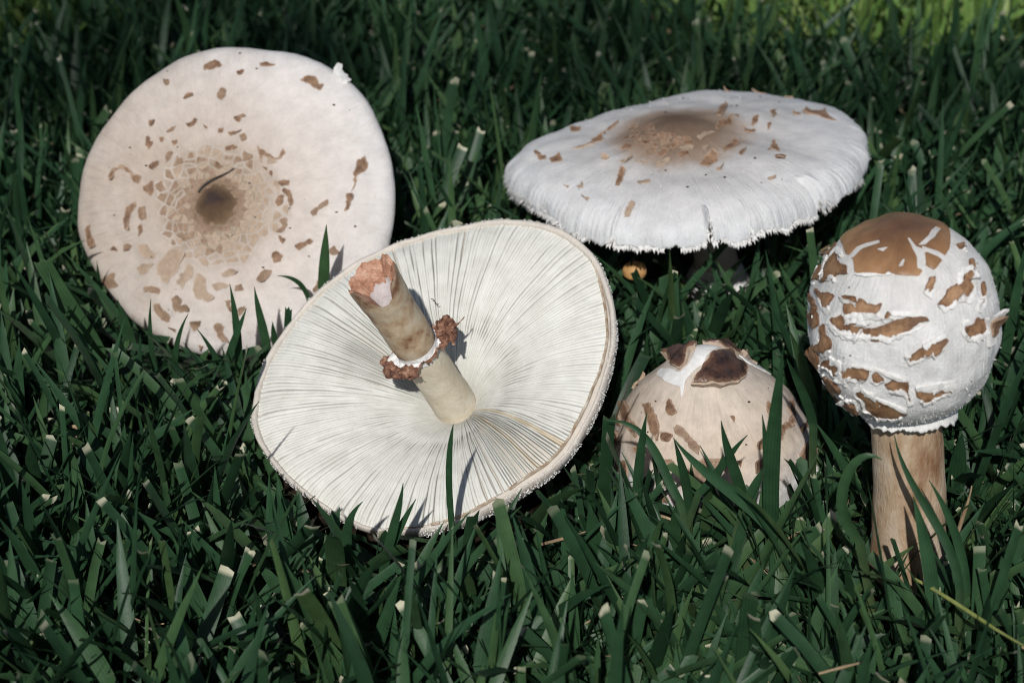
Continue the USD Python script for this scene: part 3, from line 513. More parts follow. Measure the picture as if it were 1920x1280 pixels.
wisp = spl([sb + sd * L2 * .49 + sa * .015, sb + sd * L2 * .50 + sa * .019 + sbn * .002, sb + sd * L2 * .505 + sa * .0245 + sbn * .001], 14)
obj('ring_wisp', tube(wisp, np.linspace(.0008, .0002, 14), 6, .0004, 8, nzs=900), 'ring_brown', m2)

# ================================================================== mushroom 3: broad white cap on its stem, right rear
OUT3 = [(944,330),(958,358),(985,378),(1030,408),(1062,428),(1100,442),(1150,455),(1200,461),(1250,463),(1300,458),(1340,454),(1390,446),(1440,432),(1485,414),(1520,398),(1560,376),(1600,352),(1622,322),(1629,290),(1622,258),(1600,232),(1560,214),(1500,198),(1420,189),(1340,192),(1270,206),(1200,226),(1120,250),(1040,276),(980,300)]
O3 = at_y(1287, 318, .852)
el3 = math.radians(86); n3 = np.array([-.06, .07, 1.0])
Z3f = [(0, .0310), (.05, .0307), (.12, .0290), (.2, .0262), (.35, .0222), (.55, .0186), (.72, .0152), (.84, .0118), (.92, .0075), (.97, .0032), (1.0, -.0012), (1.02, -.0015), (1.06, .0012), (1.3, .007), (1.7, .012), (2.0, .014)]
R3f = [0, .05, .12, .2, .35, .55, .75, .875, .95, .985, 1.0, .985, .95, .7, .3, .02]
cap3 = Cap(O3, n3, [z[0] for z in Z3f], R3f, [z[1] for z in Z3f], outline=OUT3, apex_px=(1266, 226), seed=37, noise=(.0011, 45), up=np.array([0, 1.0, 0]))
def ex3(s, t, x, y):
    e = np.clip((s - .86) / .14, 0, 1) * (s < 1.03); c = np.cos(t); q = np.stack([np.cos(t) * 30, np.sin(t) * 30, s * 1.5], -1)
    ruf = -.0042 * e ** 2 * np.clip(fbm(np.stack([np.cos(t) * 7, np.sin(t) * 7, 0 * t], -1), 3, 71) + .1, -.6, .8) - .0022 * e * fbm(q, 3, 72)
    slit = sum(a_ * np.exp(-((((t - math.radians(d_)) + np.pi) % (2 * np.pi) - np.pi) / w_) ** 2) for d_, w_, a_ in ((-86.5, .012, .012), (-40, .016, .007), (-36, .01, .006), (-72, .007, .005), (-118, .008, .004)))
    dent = -.003 * np.exp(-(((x - .035) / .02) ** 2 + ((y + .012) / .014) ** 2)) * (s < 1)
    return ruf + slit * np.clip((s - .80) / .2, 0, 1) ** .7 * (s < 1.1) + dent + .0012 * np.sin(2 * t + 1.2) * np.clip(s, 0, 1) * (s < 1) + .0044 * fbm(np.stack([x * 26, y * 26, 0 * x], -1), 3, 78) * np.clip(s * 2, 0, 1) * (s < 1)
cap3.extra = ex3
cap3.extra_r = lambda s, t: np.clip((s - .80) / .2, 0, 1) * (s < 1.05) * (.0065 * fbm(np.stack([np.cos(t) * 55, np.sin(t) * 55, s * 4], -1), 3, 74) + .020 * fbm(np.stack([np.cos(t) * 8, np.sin(t) * 8, s * 2], -1), 4, 75))
m3 = thing('mushroom', 'broad white parasol mushroom with brown centre and shaggy split fringe, still standing, right rear', 'mushroom', loc=(O3[0] + .01, O3[1], 0))
v, f, uv = cap3.mesh(130, 900); obj('cap', (v, f), 'skin_umbrella_cap', m3, uv=uv)
cap3.prepare()
C5 = lambda p: conv(p, 920, 140, .38542)
P3 = [('scale_tan', C5([(390,355),(410,362),(490,345),(530,325),(545,310),(500,312),(490,330),(430,348)]))] + [('scale_brown', C5(p)) for p in [
 [(548,280),(600,245),(620,240),(580,270)], [(495,315),(545,308),(540,325),(505,330)], [(215,370),(235,375),(240,395),(222,390)], [(235,405),(265,398),(268,412),(245,415)], [(290,410),(340,405),(345,420),(300,428)],
 [(390,262),(430,260),(435,275),(400,280)], [(610,535),(615,490),(640,462),(655,470),(640,505),(632,540)], [(1020,430),(1045,395),(1075,390),(1110,405),(1095,430),(1060,445),(1025,440)],
 [(1130,355),(1160,335),(1185,318),(1198,340),(1170,355),(1140,375)], [(1210,380),(1235,362),(1238,378),(1220,392)], [(1270,245),(1280,215),(1298,205),(1298,230),(1275,248)], [(1365,180),(1385,170),(1390,195),(1375,210)],
 [(1345,240),(1360,255),(1350,268)], [(1225,250),(1245,268),(1285,272),(1280,282),(1240,280)], [(1350,370),(1380,335),(1405,365),(1395,375),(1375,360)], [(1380,395),(1415,388),(1440,400),(1430,420),(1395,420)],
 [(1520,190),(1535,172),(1560,185),(1620,180),(1628,165),(1634,195),(1680,225),(1640,215),(1600,200),(1560,198)], [(1470,195),(1500,190),(1505,196)], [(1090,255),(1130,240),(1165,218),(1165,240),(1125,262),(1095,265)],
 [(1185,200),(1205,198),(1200,208)], [(1100,180),(1135,140),(1145,170),(1120,200),(1100,200)], [(1430,80),(1465,78),(1460,92),(1440,95)], [(1285,68),(1330,66),(1320,78),(1295,78)], [(1140,74),(1165,72),(1160,84)]]]
P3 += [('scale_tan', C5(p)) for p in [[(715,520),(770,512),(775,525),(720,532)], [(540,405),(575,402),(570,412),(545,414)], [(630,425),(670,420),(690,410),(660,432)], [(800,435),(850,415),(875,418),(840,440),(810,450)],
 [(710,425),(760,425),(750,435)], [(1095,460),(1130,450),(1120,470)], [(1350,500),(1385,495),(1380,510),(1355,512)], [(1030,355),(1050,350),(1055,362),(1035,365)], [(920,355),(990,345),(985,360),(930,368)],
 [(1000,315),(1060,280),(1085,282),(1020,322)], [(650,690),(690,635),(700,632),(675,690)], [(360,540),(380,545),(375,552)], [(420,545),(450,535),(445,552)], [(455,600),(480,600),(470,612)]]]
scales(cap3, m3, P3, thick=.0005, curl=.0026, seed=400)
taken3 = unary_union([Polygon(cap3.unpx(p[1])).buffer(.01) for p in P3])
crackle(cap3, m3, .14, .33, 0, 17, lambda s, t, rs: 'scale_mid' if rs.rand() < .35 else 'scale_brown', taken3, thick=.00022, gap=.0022, where=lambda t: math.cos(t - math.radians(215)) > .25)
fr = [fuzz(cap3, .985, 1.02, 3600, .0030, .0007, 51, out=.05, down=1.3), fuzz(cap3, .86, 1.0, 5200, .0011, .00028, 52, out=.22, down=.9), fuzz(cap3, .55, .98, 260, .0012, .0004, 53, out=.6)]
obj('shaggy_fringe', join(fr), 'flesh_white', m3, smooth=False, kind='stuff')
g3b = at_z(1345, 548, .004)
st3 = spl([O3 + n3 * .012 + [0, 0, 0], (O3 + g3b) / 2 + [.004, .004, 0], g3b + [0, .006, .006], g3b + [0, .004, -.012]], 30)
obj('stem', tube(st3, np.interp(np.linspace(0, 1, 30), [0, .5, .75, .86, 1], [.009, .0095, .012, .0165, .012]), 40, .0012, 4), 'stem_olive', m3)
obj('stem_bulb_skin', tube(st3[21:28], np.interp(np.linspace(0, 1, 7), [0, .5, 1], [.0125, .0178, .0165]), 40, .0022, 14, (False, False), nzs=160), 'flesh_white', m3)

# ================================================================== mushroom 4: dome-shaped young cap sunk in the grass
O4 = at_y(1336, 868, .688)
n4 = np.array([-.07, .02, 1.0])
S4 = [0, .06, .15, .3, .45, .6, .75, .9, 1.0, 1.04, 1.2, 1.6]
R4 = [0, .10, .27, .53, .74, .89, .98, 1.0, 1.0, .96, .8, .05]
Z4 = [.0590, .0583, .0535, .0432, .0340, .0250, .0150, .0045, -.003, -.004, .004, .03]
cap4 = Cap(O4, n4, S4, R4, Z4, R=.0452, wobble=.05, seed=44, noise=(.0016, 60), up=np.array([0, 1.0, 0]))
cap4.extra = lambda s, t, x, y: -.008 * np.clip((s - .88) / .12, 0, 1) * (s < 1.1) * (fbm(np.stack([np.cos(t) * 3.2, np.sin(t) * 3.2, 0 * t], -1), 3, 91) - .1) * 1.6
cap4.shift = np.array([-.003, .004])
m4 = thing('mushroom', 'low bell-shaped young mushroom sunk in grass with four dark curled plates on top', 'mushroom', loc=(O4[0], O4[1], 0))
v, f, uv = cap4.mesh(110, 320); obj('cap', (v, f), 'skin_dome_cap', m4, uv=uv)
cap4.prepare()
C6 = lambda p: conv(p, 1100, 580, .3125)
flesh = Polygon(cap4.unpx(C6([(575,540),(590,440),(630,380),(700,330),(740,260),(800,240),(900,255),(960,320),(1060,370),(1120,380),(1060,300),(1060,250),(950,190),(850,170),(820,190),(700,205),(660,160),(640,170),(665,215),(650,270),(610,330),(560,380),(440,360),(420,400),(480,440),(560,470)]))).buffer(0)
r = patch(cap4, flesh, .0007, rough=.1, seed=5, dens=14); put('torn_flesh', r, 'flesh_white', m4)
for i, (p, cu, cd) in enumerate([([(450,240),(480,195),(560,125),(600,165),(660,210),(655,240),(625,250),(600,320),(560,355),(520,330),(510,285),(470,265)], .0035, (-.7, .6)), ([(660,146),(720,140),(785,143),(815,158),(850,176),(820,205),(740,212),(700,200),(652,175)], .0028, (0, 1)),
     ([(640,455),(700,370),(745,280),(800,258),(860,270),(885,310),(930,330),(958,350),(930,410),(890,450),(800,468),(700,465)], .0035, (-.3, -1)), ([(925,265),(1000,240),(1032,258),(1025,320),(985,295),(945,290)], .0015, (0, -1))]):
    q = Polygon(cap4.unpx(C6(p))).buffer(0) if i != 1 else Polygon([(.005, .10), (.07, .07), (.15, .085), (.20, .14), (.14, .21), (.03, .19)])
    r = patch(cap4, q.buffer(.004), .0022, rough=.08, curl=cu * .8, curl_dir=cd, seed=600 + i, dens=9); put('plate_flesh', r, 'scale_tan', m4)
    r = patch(cap4, q.buffer(-.003), .0030, rough=.2, curl=cu, curl_dir=cd, seed=600 + i, dens=9); put('plate', r, 'scale_dark', m4)
P4 = [C6(p) for p in [[(480,565),(500,550),(530,580),(538,615),(510,635),(490,610)], [(350,575),(385,575),(410,620),(425,690),(415,760),(385,700),(365,620)], [(215,590),(240,585),(260,640),(310,690),(300,740),(250,700),(220,650)],
 [(520,705),(545,700),(600,745),(680,810),(660,865),(600,800),(540,750)], [(450,745),(510,750),(490,790),(455,790)], [(1018,800),(1050,785),(1060,825),(1030,835)], [(1145,700),(1190,690),(1220,645),(1235,655),(1200,720),(1170,770),(1150,760)],
 [(1280,720),(1310,680),(1322,700),(1295,740)], [(1270,880),(1320,820),(1340,830),(1330,900),(1300,925)], [(900,910),(930,905),(920,935)], [(430,890),(500,900),(515,930),(490,950),(440,920)], [(600,990),(700,920),(820,920),(840,960),(720,1040),(640,1130),(620,1140)],
 [(150,750),(190,740),(200,800),(160,820)], [(205,920),(250,910),(240,1000),(215,1010)], [(430,1090),(480,1110),(495,1150),(430,1150)], [(270,460),(300,420),(330,380),(345,390),(300,440)], [(760,1140),(820,1150),(840,1190),(800,1200)], [(860,640),(885,650),(880,670)], [(1090,560),(1120,600),(1100,650),(1080,610)], [(1000,930),(1060,900),(1050,960),(1010,980)], [(300,820),(340,800),(350,860),(310,880)], [(690,915),(820,912),(822,922),(690,926)], [(180,620),(200,600),(205,680),(185,700)], [(1220,560),(1250,620),(1240,650),(1215,600)]]]
P4 = [[((x_ - np.mean([a_[0] for a_ in p])) * 1.12 + np.mean([a_[0] for a_ in p]), (y_ - np.mean([a_[1] for a_ in p])) * 1.12 + np.mean([a_[1] for a_ in p])) for x_, y_ in p] for p in P4]
scales(cap4, m4, [('scale_mid' if i in (3, 10, 11, 14) else 'scale_brown', p) for i, p in enumerate(P4)], thick=.0009, curl=.0022, seed=700)
obj('tattered_edge', join([fuzz(cap4, .96, 1.02, 700, .0065, .0013, 81, out=.1, down=1.0), fuzz(cap4, .7, 1.0, 900, .0012, .0003, 82, out=.5, down=.3)]), 'flesh_white', m4, smooth=False, kind='stuff')

# ================================================================== mushroom 5: standing button on its stem, right
g5 = at_z(1700, 1088, .0); Y5 = g5[1]
O5 = at_y(1692, 612, Y5); 
n5 = unit(O5 - g5 + [.002, -.002, 0])
a5, c5 = .0366, .0445
ph = np.linspace(0, 2.62, 26)
R5 = np.sin(ph) ** .92 * 1.0; Z5 = c5 * np.cos(ph); Z5 = np.where(Z5 < 0, Z5 * .86, Z5)
S5 = list(ph / ph[-1]) + [1.03, 1.12, 1.4]; R5 = list(R5) + [R5[-1] * .93, .40, .02]; Z5 = list(Z5) + [Z5[-1] - .0006, Z5[-1] + .002, Z5[-1] + .003]
cap5 = Cap(O5, n5, S5, R5, Z5, R=a5, wobble=.06, seed=58, noise=(.0012, 70), up=np.array([0, 1.0, 0]))
cap5.extra_r = lambda s, t: np.clip(s * 3, 0, 1) * (s < 1.02) * (.035 * fbm(np.stack([np.cos(t) * 1.6, np.sin(t) * 1.6, s * 3.2], -1), 2, 59) + .012 * fbm(np.stack([np.cos(t) * 4, np.sin(t) * 4, s * 9], -1), 2, 60))
cap5.prepare(1.0)
m5 = thing('mushroom', 'standing egg-shaped white button mushroom with brown torn scales on a pale stem', 'mushroom', loc=(g5[0], g5[1], 0))
v, f, uv = cap5.mesh(120, 300); obj('cap', (v, f), 'skin_button_cap', m5, uv=uv)

C7 = lambda p: conv(p, 1480, 370, .36728)
q7 = lambda p: Polygon(cap5.unpx(C7(p))).buffer(0)
cal = q7([(258,205),(290,290),(310,300),(330,320),(335,392),(490,395),(510,375),(530,392),(600,402),(660,403),(683,370),(690,345),(740,372),(780,320),(815,260),(822,195),(790,130),(755,108),(640,100),(500,90),(380,120),(300,150)])
s_back = np.hypot(*np.array(cap5.unpx(C7([(540, 75)]))[0]))
calR = float(np.hypot(*cap5.unpx(C7([(822, 195)]))[0]))
cal = unary_union([cal, Point(0, 0).buffer(calR * .92)]).difference(unary_union([q7(p) for p in [[(225,300),(240,240),(270,170),(258,205),(290,290),(310,300),(300,330)],]]))
cracks = [q7(p).buffer(.004) for p in [[(300,305),(350,255),(455,222),(460,235),(370,265),(330,305)], [(608,210),(640,250),(682,265),(692,330),(685,372),(660,360),(655,300),(635,265)], [(680,250),(790,300),(780,315),(690,270)], [(665,240),(700,210),(750,150),(770,160),(735,200),(690,235)], [(455,265),(500,258),(480,275)], [(565,350),(585,320),(578,348)]]]
cal = cal.difference(unary_union(cracks))
for i, p in enumerate(getattr(cal, 'geoms', [cal])):
    if p.area < .0008: continue
    r = patch(cap5, p, .0007, rough=.05, seed=800 + i, dens=22)
    if r: put('crown_skin', r, 'crown_brown', m5, True)
P5 = [C7(p) for p in [
 [(175,405),(180,350),(220,300),(240,275),(270,330),(300,350),(305,395),(260,408),(200,412)], [(125,370),(145,345),(158,360),(155,410),(130,425)], [(165,285),(200,215),(250,180),(235,230),(240,260),(200,295)],
 [(158,505),(150,460),(165,490),(230,510),(190,570),(170,540)], [(280,505),(340,505),(345,530),(290,520)], [(292,590),(300,550),(350,560),(360,525),(430,545),(472,550),(470,580),(440,600),(350,595)],
 [(210,625),(240,605),(275,590),(285,640),(390,660),(500,650),(590,625),(600,610),(650,615),(705,615),(708,628),(640,670),(520,705),(400,705),(375,680),(350,708),(290,690),(230,650)], [(492,600),(510,578),(522,600),(500,615)],
 [(600,825),(640,790),(700,760),(780,725),(790,740),(740,785),(660,820),(615,842)], [(690,470),(715,410),(733,405),(730,470),(710,495)], [(765,545),(790,500),(850,450),(860,500),(830,550),(790,562)],
 [(870,430),(890,385),(930,375),(940,400),(915,425),(940,455),(905,520),(885,510),(870,460)], [(915,315),(935,320),(945,360),(925,370)], [(855,245),(890,240),(895,265),(870,265)], [(965,560),(985,510),(975,450),(985,430),(998,470),(990,530)],
 [(885,655),(940,640),(955,605),(975,625),(995,620),(1003,680),(950,712),(910,715),(890,685)], [(104,500),(120,520),(150,570),(130,590),(110,540)], [(105,600),(140,590),(145,660),(115,680)],
 [(160,655),(185,650),(190,700),(215,740),(210,770),(170,790),(135,760),(165,745)], [(110,790),(135,745),(155,830),(150,875),(120,850)], [(172,840),(215,838),(260,860),(250,890),(290,940),(230,905),(190,860)], [(270,880),(310,862),(400,880),(405,910),(360,925),(270,915)],
 [(425,905),(450,895),(480,930),(450,945),(428,930)], [(490,945),(540,925),(610,940),(610,985),(625,1040),(610,1050),(600,990),(550,980),(500,960)], [(178,910),(200,905),(240,960),(275,990),(270,1010),(220,995),(185,940)],
 [(340,985),(360,975),(470,1040),(590,1090),(540,1130),(450,1120),(390,1080),(375,1030),(345,1010)], [(650,985),(720,990),(820,985),(700,1040),(680,1040)], [(215,1030),(270,1050),(330,1040),(350,1080),(330,1100),(280,1070),(230,1050)]]]
scales(cap5, m5, P5, 'scale_rust', thick=.0009, curl=.0017, seed=900, rough=.30)
# shreds of white flesh left standing along the scales' edges
for i, p in enumerate(P5):
    q = Polygon(cap5.unpx(p)).buffer(0); r_ = np.random.RandomState(1200 + i)
    if q.is_empty or q.area < 1e-4: continue
    c_ = np.array(q.centroid.coords[0])
    for j in range(1 + (q.area > .004)):
        rad_ = unit(c_) if j == 0 else unit(r_.normal(size=2)); e_ = np.array([-rad_[1], rad_[0]]); half = Polygon([c_ + rad_ * .010 + e_ * .6, c_ + rad_ * .6 + e_ * .6, c_ + rad_ * .6 - e_ * .6, c_ + rad_ * .010 - e_ * .6])
        lip = q.buffer(r_.uniform(.010, .020)).difference(q.buffer(-.002)).intersection(half)
        if lip.is_empty: continue
        for g_ in list(getattr(lip, 'geoms', [lip]))[:2]:
            if g_.geom_type != 'Polygon' or g_.area < 6e-5: continue
            lf = project(cap5.xy(c_[None])[0])[0][0] < 1560
            if lf and r_.rand() < .55: continue
            r = patch(cap5, g_, .0009 if lf else .0012, rough=.45, curl=.0003 if lf else .0010, curl_dir=-rad_, seed=1300 + i * 3 + j, dens=8)
            if r: put('torn_flesh', r, 'flesh_white', m5)
# torn white lips beside some scales
lips = [C7(p) for p in [[(215,655),(290,695),(350,712),(400,710),(520,710),(650,672),(712,632),(650,690),(520,722),(400,722),(300,712)], [(520,575),(600,580),(700,605),(640,612),(590,605),(525,605)], [(600,845),(650,830),(745,788),(790,748),(760,795),(670,832)],
   [(640,965),(740,945),(850,935),(845,960),(822,988),(720,985),(650,985)], [(885,690),(910,718),(950,716),(1000,690),(955,730),(905,735)], [(375,1000),(470,1030),(600,1080),(590,1092),(470,1045)], [(260,850),(330,855),(480,885),(610,930),(540,925),(400,880)], [(330,392),(490,398),(505,385),(530,400),(660,408),(640,415),(400,412)]]]
for i, p in enumerate(lips):
    r = patch(cap5, Polygon(cap5.unpx(p)).buffer(0), .0011, rough=.12, curl=.001, seed=980 + i, dens=7)
    if r: put('torn_flesh', r, 'flesh_white', m5)
# curled flap at the right edge
fp = cap5.unpx([(1856, 610)])[0]; tt_ = np.arctan2(fp[1], fp[0]); s_ = np.hypot(*fp)
q = np.array([[-.05, -.05], [.05, -.055], [.065, .0], [.05, .05], [-.045, .045]]); R_ = np.array([[np.cos(tt_), -np.sin(tt_)], [np.sin(tt_), np.cos(tt_)]]); q = q @ R_.T + fp
r = patch(cap5, Polygon(q).buffer(.004), .0010, rough=.2, curl=.0060, curl_dir=(-math.sin(tt_) * .5 - math.cos(tt_), math.cos(tt_) * .5 - math.sin(tt_)), seed=999, dens=6); put('flap', r, 'flesh_white', m5)
r = patch(cap5, Polygon((q - fp) * .7 + fp), .0017, rough=.2, curl=.0060, curl_dir=(-math.sin(tt_) * .5 - math.cos(tt_), math.cos(tt_) * .5 - math.sin(tt_)), seed=999, dens=6); put('scale', r, 'scale_brown', m5)
obj('fuzz', join([fuzz(cap5, .35, .96, 2600, .0007, .00022, 83, out=.8, down=.3), fuzz(cap5, .6, .95, 60, .0018, .0006, 84, out=.6, down=.2)]), 'flesh_white', m5, smooth=False, kind='stuff')
# stem and torn veil
zc = O5[2] + Z5[25]
ax5 = (O5 - g5) / O5[2]; on5 = lambda z: g5 + ax5 * z + np.array([.0015 * math.sin(z * 30), 0, 0])
st5 = np.array([on5(z) for z in np.linspace(zc + .006, -.012, 50)])
obj('stem', tube(st5, np.interp(np.linspace(0, 1, 50), [0, .2, .6, .85, 1], [.0136, .0140, .0152, .0170, .0188]), 64, .0007, 6), 'stem_button', m5)
n = 160; t_ = np.arange(n) / n * 2 * np.pi; rows = []
tear = np.clip(fbm(np.stack([np.cos(t_) * 2.2, np.sin(t_) * 2.2, 0 * t_], -1), 2, 33) * .8 + .5 * fbm(np.stack([np.cos(t_) * 11, np.sin(t_) * 11, 0 * t_], -1), 3, 34), -.8, 1)
hang = .0036 + .0040 * fbm(np.stack([np.cos(t_) * 1.8, np.sin(t_) * 1.8, 0 * t_ + 4], -1), 2, 38) + .0032 * tear + .0030 * np.exp(-(((t_ - math.radians(-85) + np.pi) % (2 * np.pi) - np.pi) / .22) ** 2)
for q in np.linspace(0, 1, 8):
    r = .0185 + .0022 * q ** .8 + .0016 * q * tear; z = zc + .0025 - q * hang; rows.append(on5(zc) * [1, 1, 0] + np.stack([np.cos(t_) * r, np.sin(t_) * r, z * np.ones(n)], -1))
for q in (1.0, .5, 0):
    r = .0185 + .0022 * q ** .8 + .0016 * q * tear - .0008; z = zc + .0020 - q * hang; rows.append(on5(zc) * [1, 1, 0] + np.stack([np.cos(t_) * r, np.sin(t_) * r, z * np.ones(n)], -1))
obj('veil', (np.vstack(rows), grid_faces(11, n)[:, ::-1]), 'flesh_white', m5)

# ================================================================== grass
def blades(n, rs, xy, az, a0, bend, L, w, cut, twist, tone, rows=8, fold=.22):
    """n grass blades as one mesh: 3 points across (folded), rows along; returns verts, faces, tone"""
    t = np.array([0, .13, .28, .45, .62, .8, .964, 1.0]) if rows == 8 else np.linspace(0, 1, rows)
    ang = a0[:, None] + bend[:, None] * t[None] ** 1.4; ang = np.minimum(ang, 1.75)
    dl = L[:, None] * np.diff(t)[None]; sA = np.sin(ang); cA = np.cos(ang)
    hx = np.concatenate([np.zeros((n, 1)), np.cumsum((sA[:, :-1] + sA[:, 1:]) / 2 * dl, 1)], 1); hz = np.concatenate([np.zeros((n, 1)), np.cumsum((cA[:, :-1] + cA[:, 1:]) / 2 * dl, 1)], 1)
    ca, sa_ = np.cos(az)[:, None], np.sin(az)[:, None]
    P = np.stack([xy[:, :1] + hx * ca, xy[:, 1:] + hx * sa_, np.maximum(hz, .002) - .004], -1)
    T = np.stack([sA * ca, sA * sa_, cA], -1); Wd = np.stack([-sa_ + 0 * t, ca + 0 * t, 0 * ca + 0 * t], -1); Nn = np.cross(T, Wd)
    tw = twist[:, None] * (t[None] * .6 + .4); Wd, Nn = Wd * np.cos(tw)[..., None] + Nn * np.sin(tw)[..., None], Nn * np.cos(tw)[..., None] - Wd * np.sin(tw)[..., None]
    base = .6 + .4 * np.minimum(t / .25, 1); pt = np.where(t > .55, 1 - ((t - .55) / .45) ** 1.9, 1.0); ct = 1 - .18 * t
    prof = np.where(cut[:, None], ct, pt)[:, :] * base * w[:, None] / 2; prof = np.maximum(prof, .00012)
    jag = np.where(cut[:, None], rs.uniform(-.0016, .0016, (n, 3)), 0.0)
    mid = P + Nn * (fold * prof)[..., None] * -1
    lft, rgt = P - Wd * prof[..., None], P + Wd * prof[..., None]
    V = np.stack([lft, mid, rgt], 2)                     # n, rows, 3, 3
    V[:, -1] += T[:, -1][:, None] * jag[..., None]
    k = (np.arange(n) * rows * 3)[:, None, None, None]; r_ = np.arange(rows - 1)[None, :, None, None]; c_ = np.arange(2)[None, None, :, None]
    a_ = k + r_ * 3 + c_; q = np.concatenate([a_, a_ + 1, a_ + 4, a_ + 3], -1).reshape(-1, 4)
    F = np.concatenate([q[:, [0, 1, 2]], q[:, [0, 2, 3]]])
    tn = np.empty((n, rows, 3, 3)); tn[..., 0] = tone[:, None, None]
    al = np.where(cut[:, None], t[None], t[None] * .915); tipm = np.clip(1 - .0022 / np.maximum(L, .01), .8, .97)
    al = np.where(cut[:, None] & (np.arange(rows) == rows - 2)[None], .925, np.where(cut[:, None] & (np.arange(rows) < rows - 2)[None], t[None] * .92, al))
    tn[..., 1] = al[..., None]; tn[..., 2] = np.array([0, .5, 1.])
    return V.reshape(-1, 3), F, tn.reshape(-1, 3), P
def cutrows(L, rows, cut):
    return None
OUT4 = conv([(130,900),(160,760),(215,580),(260,450),(330,350),(430,240),(555,125),(665,105),(800,125),(920,160),(1060,230),(1190,330),(1290,500),(1340,700),(1350,880),(1200,900),(900,860),(600,820),(300,830)], 1100, 580, .3125)
OUT5 = [(1513,640),(1518,540),(1545,460),(1600,410),(1680,390),(1760,405),(1820,460),(1855,540),(1885,600),(1868,690),(1830,750),(1770,800),(1766,900),(1775,985),(1700,1020),(1640,985),(1632,810),(1570,770),(1530,720)]
MASK = [(Polygon(OUT1).buffer(-14), O1), (Polygon(OUT2).buffer(-10), O2), (Polygon(OUT3 + []).buffer(0).union(Polygon([(944,320),(1000,280),(1100,240),(1250,180),(1340,165),(1480,172),(1590,212),(1628,290)])).buffer(-6), O3), (Polygon(OUT4).buffer(-8), O4), (Polygon(OUT5).buffer(-8), np.array([g5[0], g5[1], 0]))]
for m_, _ in MASK: shapely.prepare(m_)
def clear(P):
    """which blades (n, rows, 3) neither pierce a mushroom nor stand across its face"""
    n = len(P); ok = np.ones(n, bool); Q = np.concatenate([P, (P[:, 1:] + P[:, :-1]) / 2], 1); flat = Q.reshape(-1, 3); u, v_ = project(flat); dd = np.linalg.norm(flat - C, axis=1)
    for m_, o in MASK:
        hit = shapely.contains_xy(m_, u, v_) & (dd < np.linalg.norm(o - C) + .015)
        ok &= ~hit.reshape(n, -1).any(1)
    for cap, lo, hi in ((cap1, -.006, .028), (cap2, -.042, .012), (cap3, -.012, .036), (cap4, -.03, .056)):
        s, h = cap.local(flat); top = np.interp(np.clip(s, 0, 1), [0, .5, .9, 1], [hi, hi * .75, hi * .35, .004]) if cap is not cap2 else np.full(len(s), hi)
        ok &= ~((s < 1.02) & (h > lo) & (h < top)).reshape(n, -1).any(1)
    q5 = g5 + ax5 * flat[:, 2:]; s5 = np.hypot(flat[:, 0] - q5[:, 0], flat[:, 1] - q5[:, 1]); ok &= ~(((s5 < .017) & (flat[:, 2] < .1)) | ((s5 < .037) & (flat[:, 2] > zc - .004) & (flat[:, 2] < .19))).reshape(n, -1).any(1)
    s3 = np.hypot(flat[:, 0] - g3b[0], flat[:, 1] - g3b[1]); ok &= ~((s3 < .018) & (flat[:, 2] < .06)).reshape(n, -1).any(1)
    return ok
def lawn(rs, n, x0, x1, y0, y1, test=True):
    xy = np.c_[rs.uniform(x0, x1, n), rs.uniform(y0, y1, n)]
    clump = fbm(np.c_[xy * 22, np.zeros(n)], 3, 77)
    az = rs.uniform(0, 2 * np.pi, n); kind = rs.rand(n)
    a0 = np.where(kind < .22, rs.uniform(.7, 1.25, n), np.abs(rs.normal(.46, .28, n))); bend = np.abs(rs.normal(.25, .35, n))
    L = np.clip(rs.gamma(8, .0075, n) + .007 * clump, 0.020, .100) * np.where(kind < .22, .95, 1.0); w = np.clip(rs.normal(.0041, .0013, n), .0014, .0072)
    w = w * np.where(xy[:, 1] < .78, 1.22, 1.0)
    cut = rs.rand(n) < np.where(xy[:, 1] > .95, .26, .40); L = np.where(cut, L * .86, L); tw = rs.normal(0, .5, n)
    tone = np.clip(rs.normal(.45, .24, n) + .15 * clump, 0, 1)
    return xy, az, a0, bend, L, w, cut, tw, tone
rs = np.random.RandomState(12)
N = 52000
A = lawn(rs, N, -.62, .62, .30, 1.62)
_, _, _, P = blades(N, np.random.RandomState(1), *A)
ok = clear(P); A = [a[ok] for a in A]
# short stubble fills in where long blades would pierce or hide a mushroom
N2 = 26000; B = list(lawn(rs, N2, -.45, .45, .48, 1.1)); B[4] = B[4] * rs.uniform(.3, .6, N2); _, _, _, P = blades(N2, np.random.RandomState(1), *B); ok = clear(P); B = [b[ok] for b in B]
A = [np.concatenate([a, b]) for a, b in zip(A, B)]
def sunny_edge(x):   # where the added shade ends and sunlight painted into blade colour begins
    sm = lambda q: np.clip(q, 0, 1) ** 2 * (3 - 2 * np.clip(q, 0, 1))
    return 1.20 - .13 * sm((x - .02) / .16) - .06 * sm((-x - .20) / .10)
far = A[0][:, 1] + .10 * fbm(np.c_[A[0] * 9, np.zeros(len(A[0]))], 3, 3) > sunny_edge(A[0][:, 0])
gx_ = UsdGeom.Xform.Define(stage, '/World/grass'); meta(gx_.GetPrim(), 'dense mown dark green lawn grass all round and under the mushrooms', 'grass', kind='stuff')
for nm, sel, mt in (('blades', ~far, 'grass_blade'), ('sun_painted_blades', far, 'grass_sun_painted')):
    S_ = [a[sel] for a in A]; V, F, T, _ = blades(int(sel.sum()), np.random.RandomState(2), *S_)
    obj(nm, (V, F), mt, gx_, smooth=True, tone=T, kind='stuff')
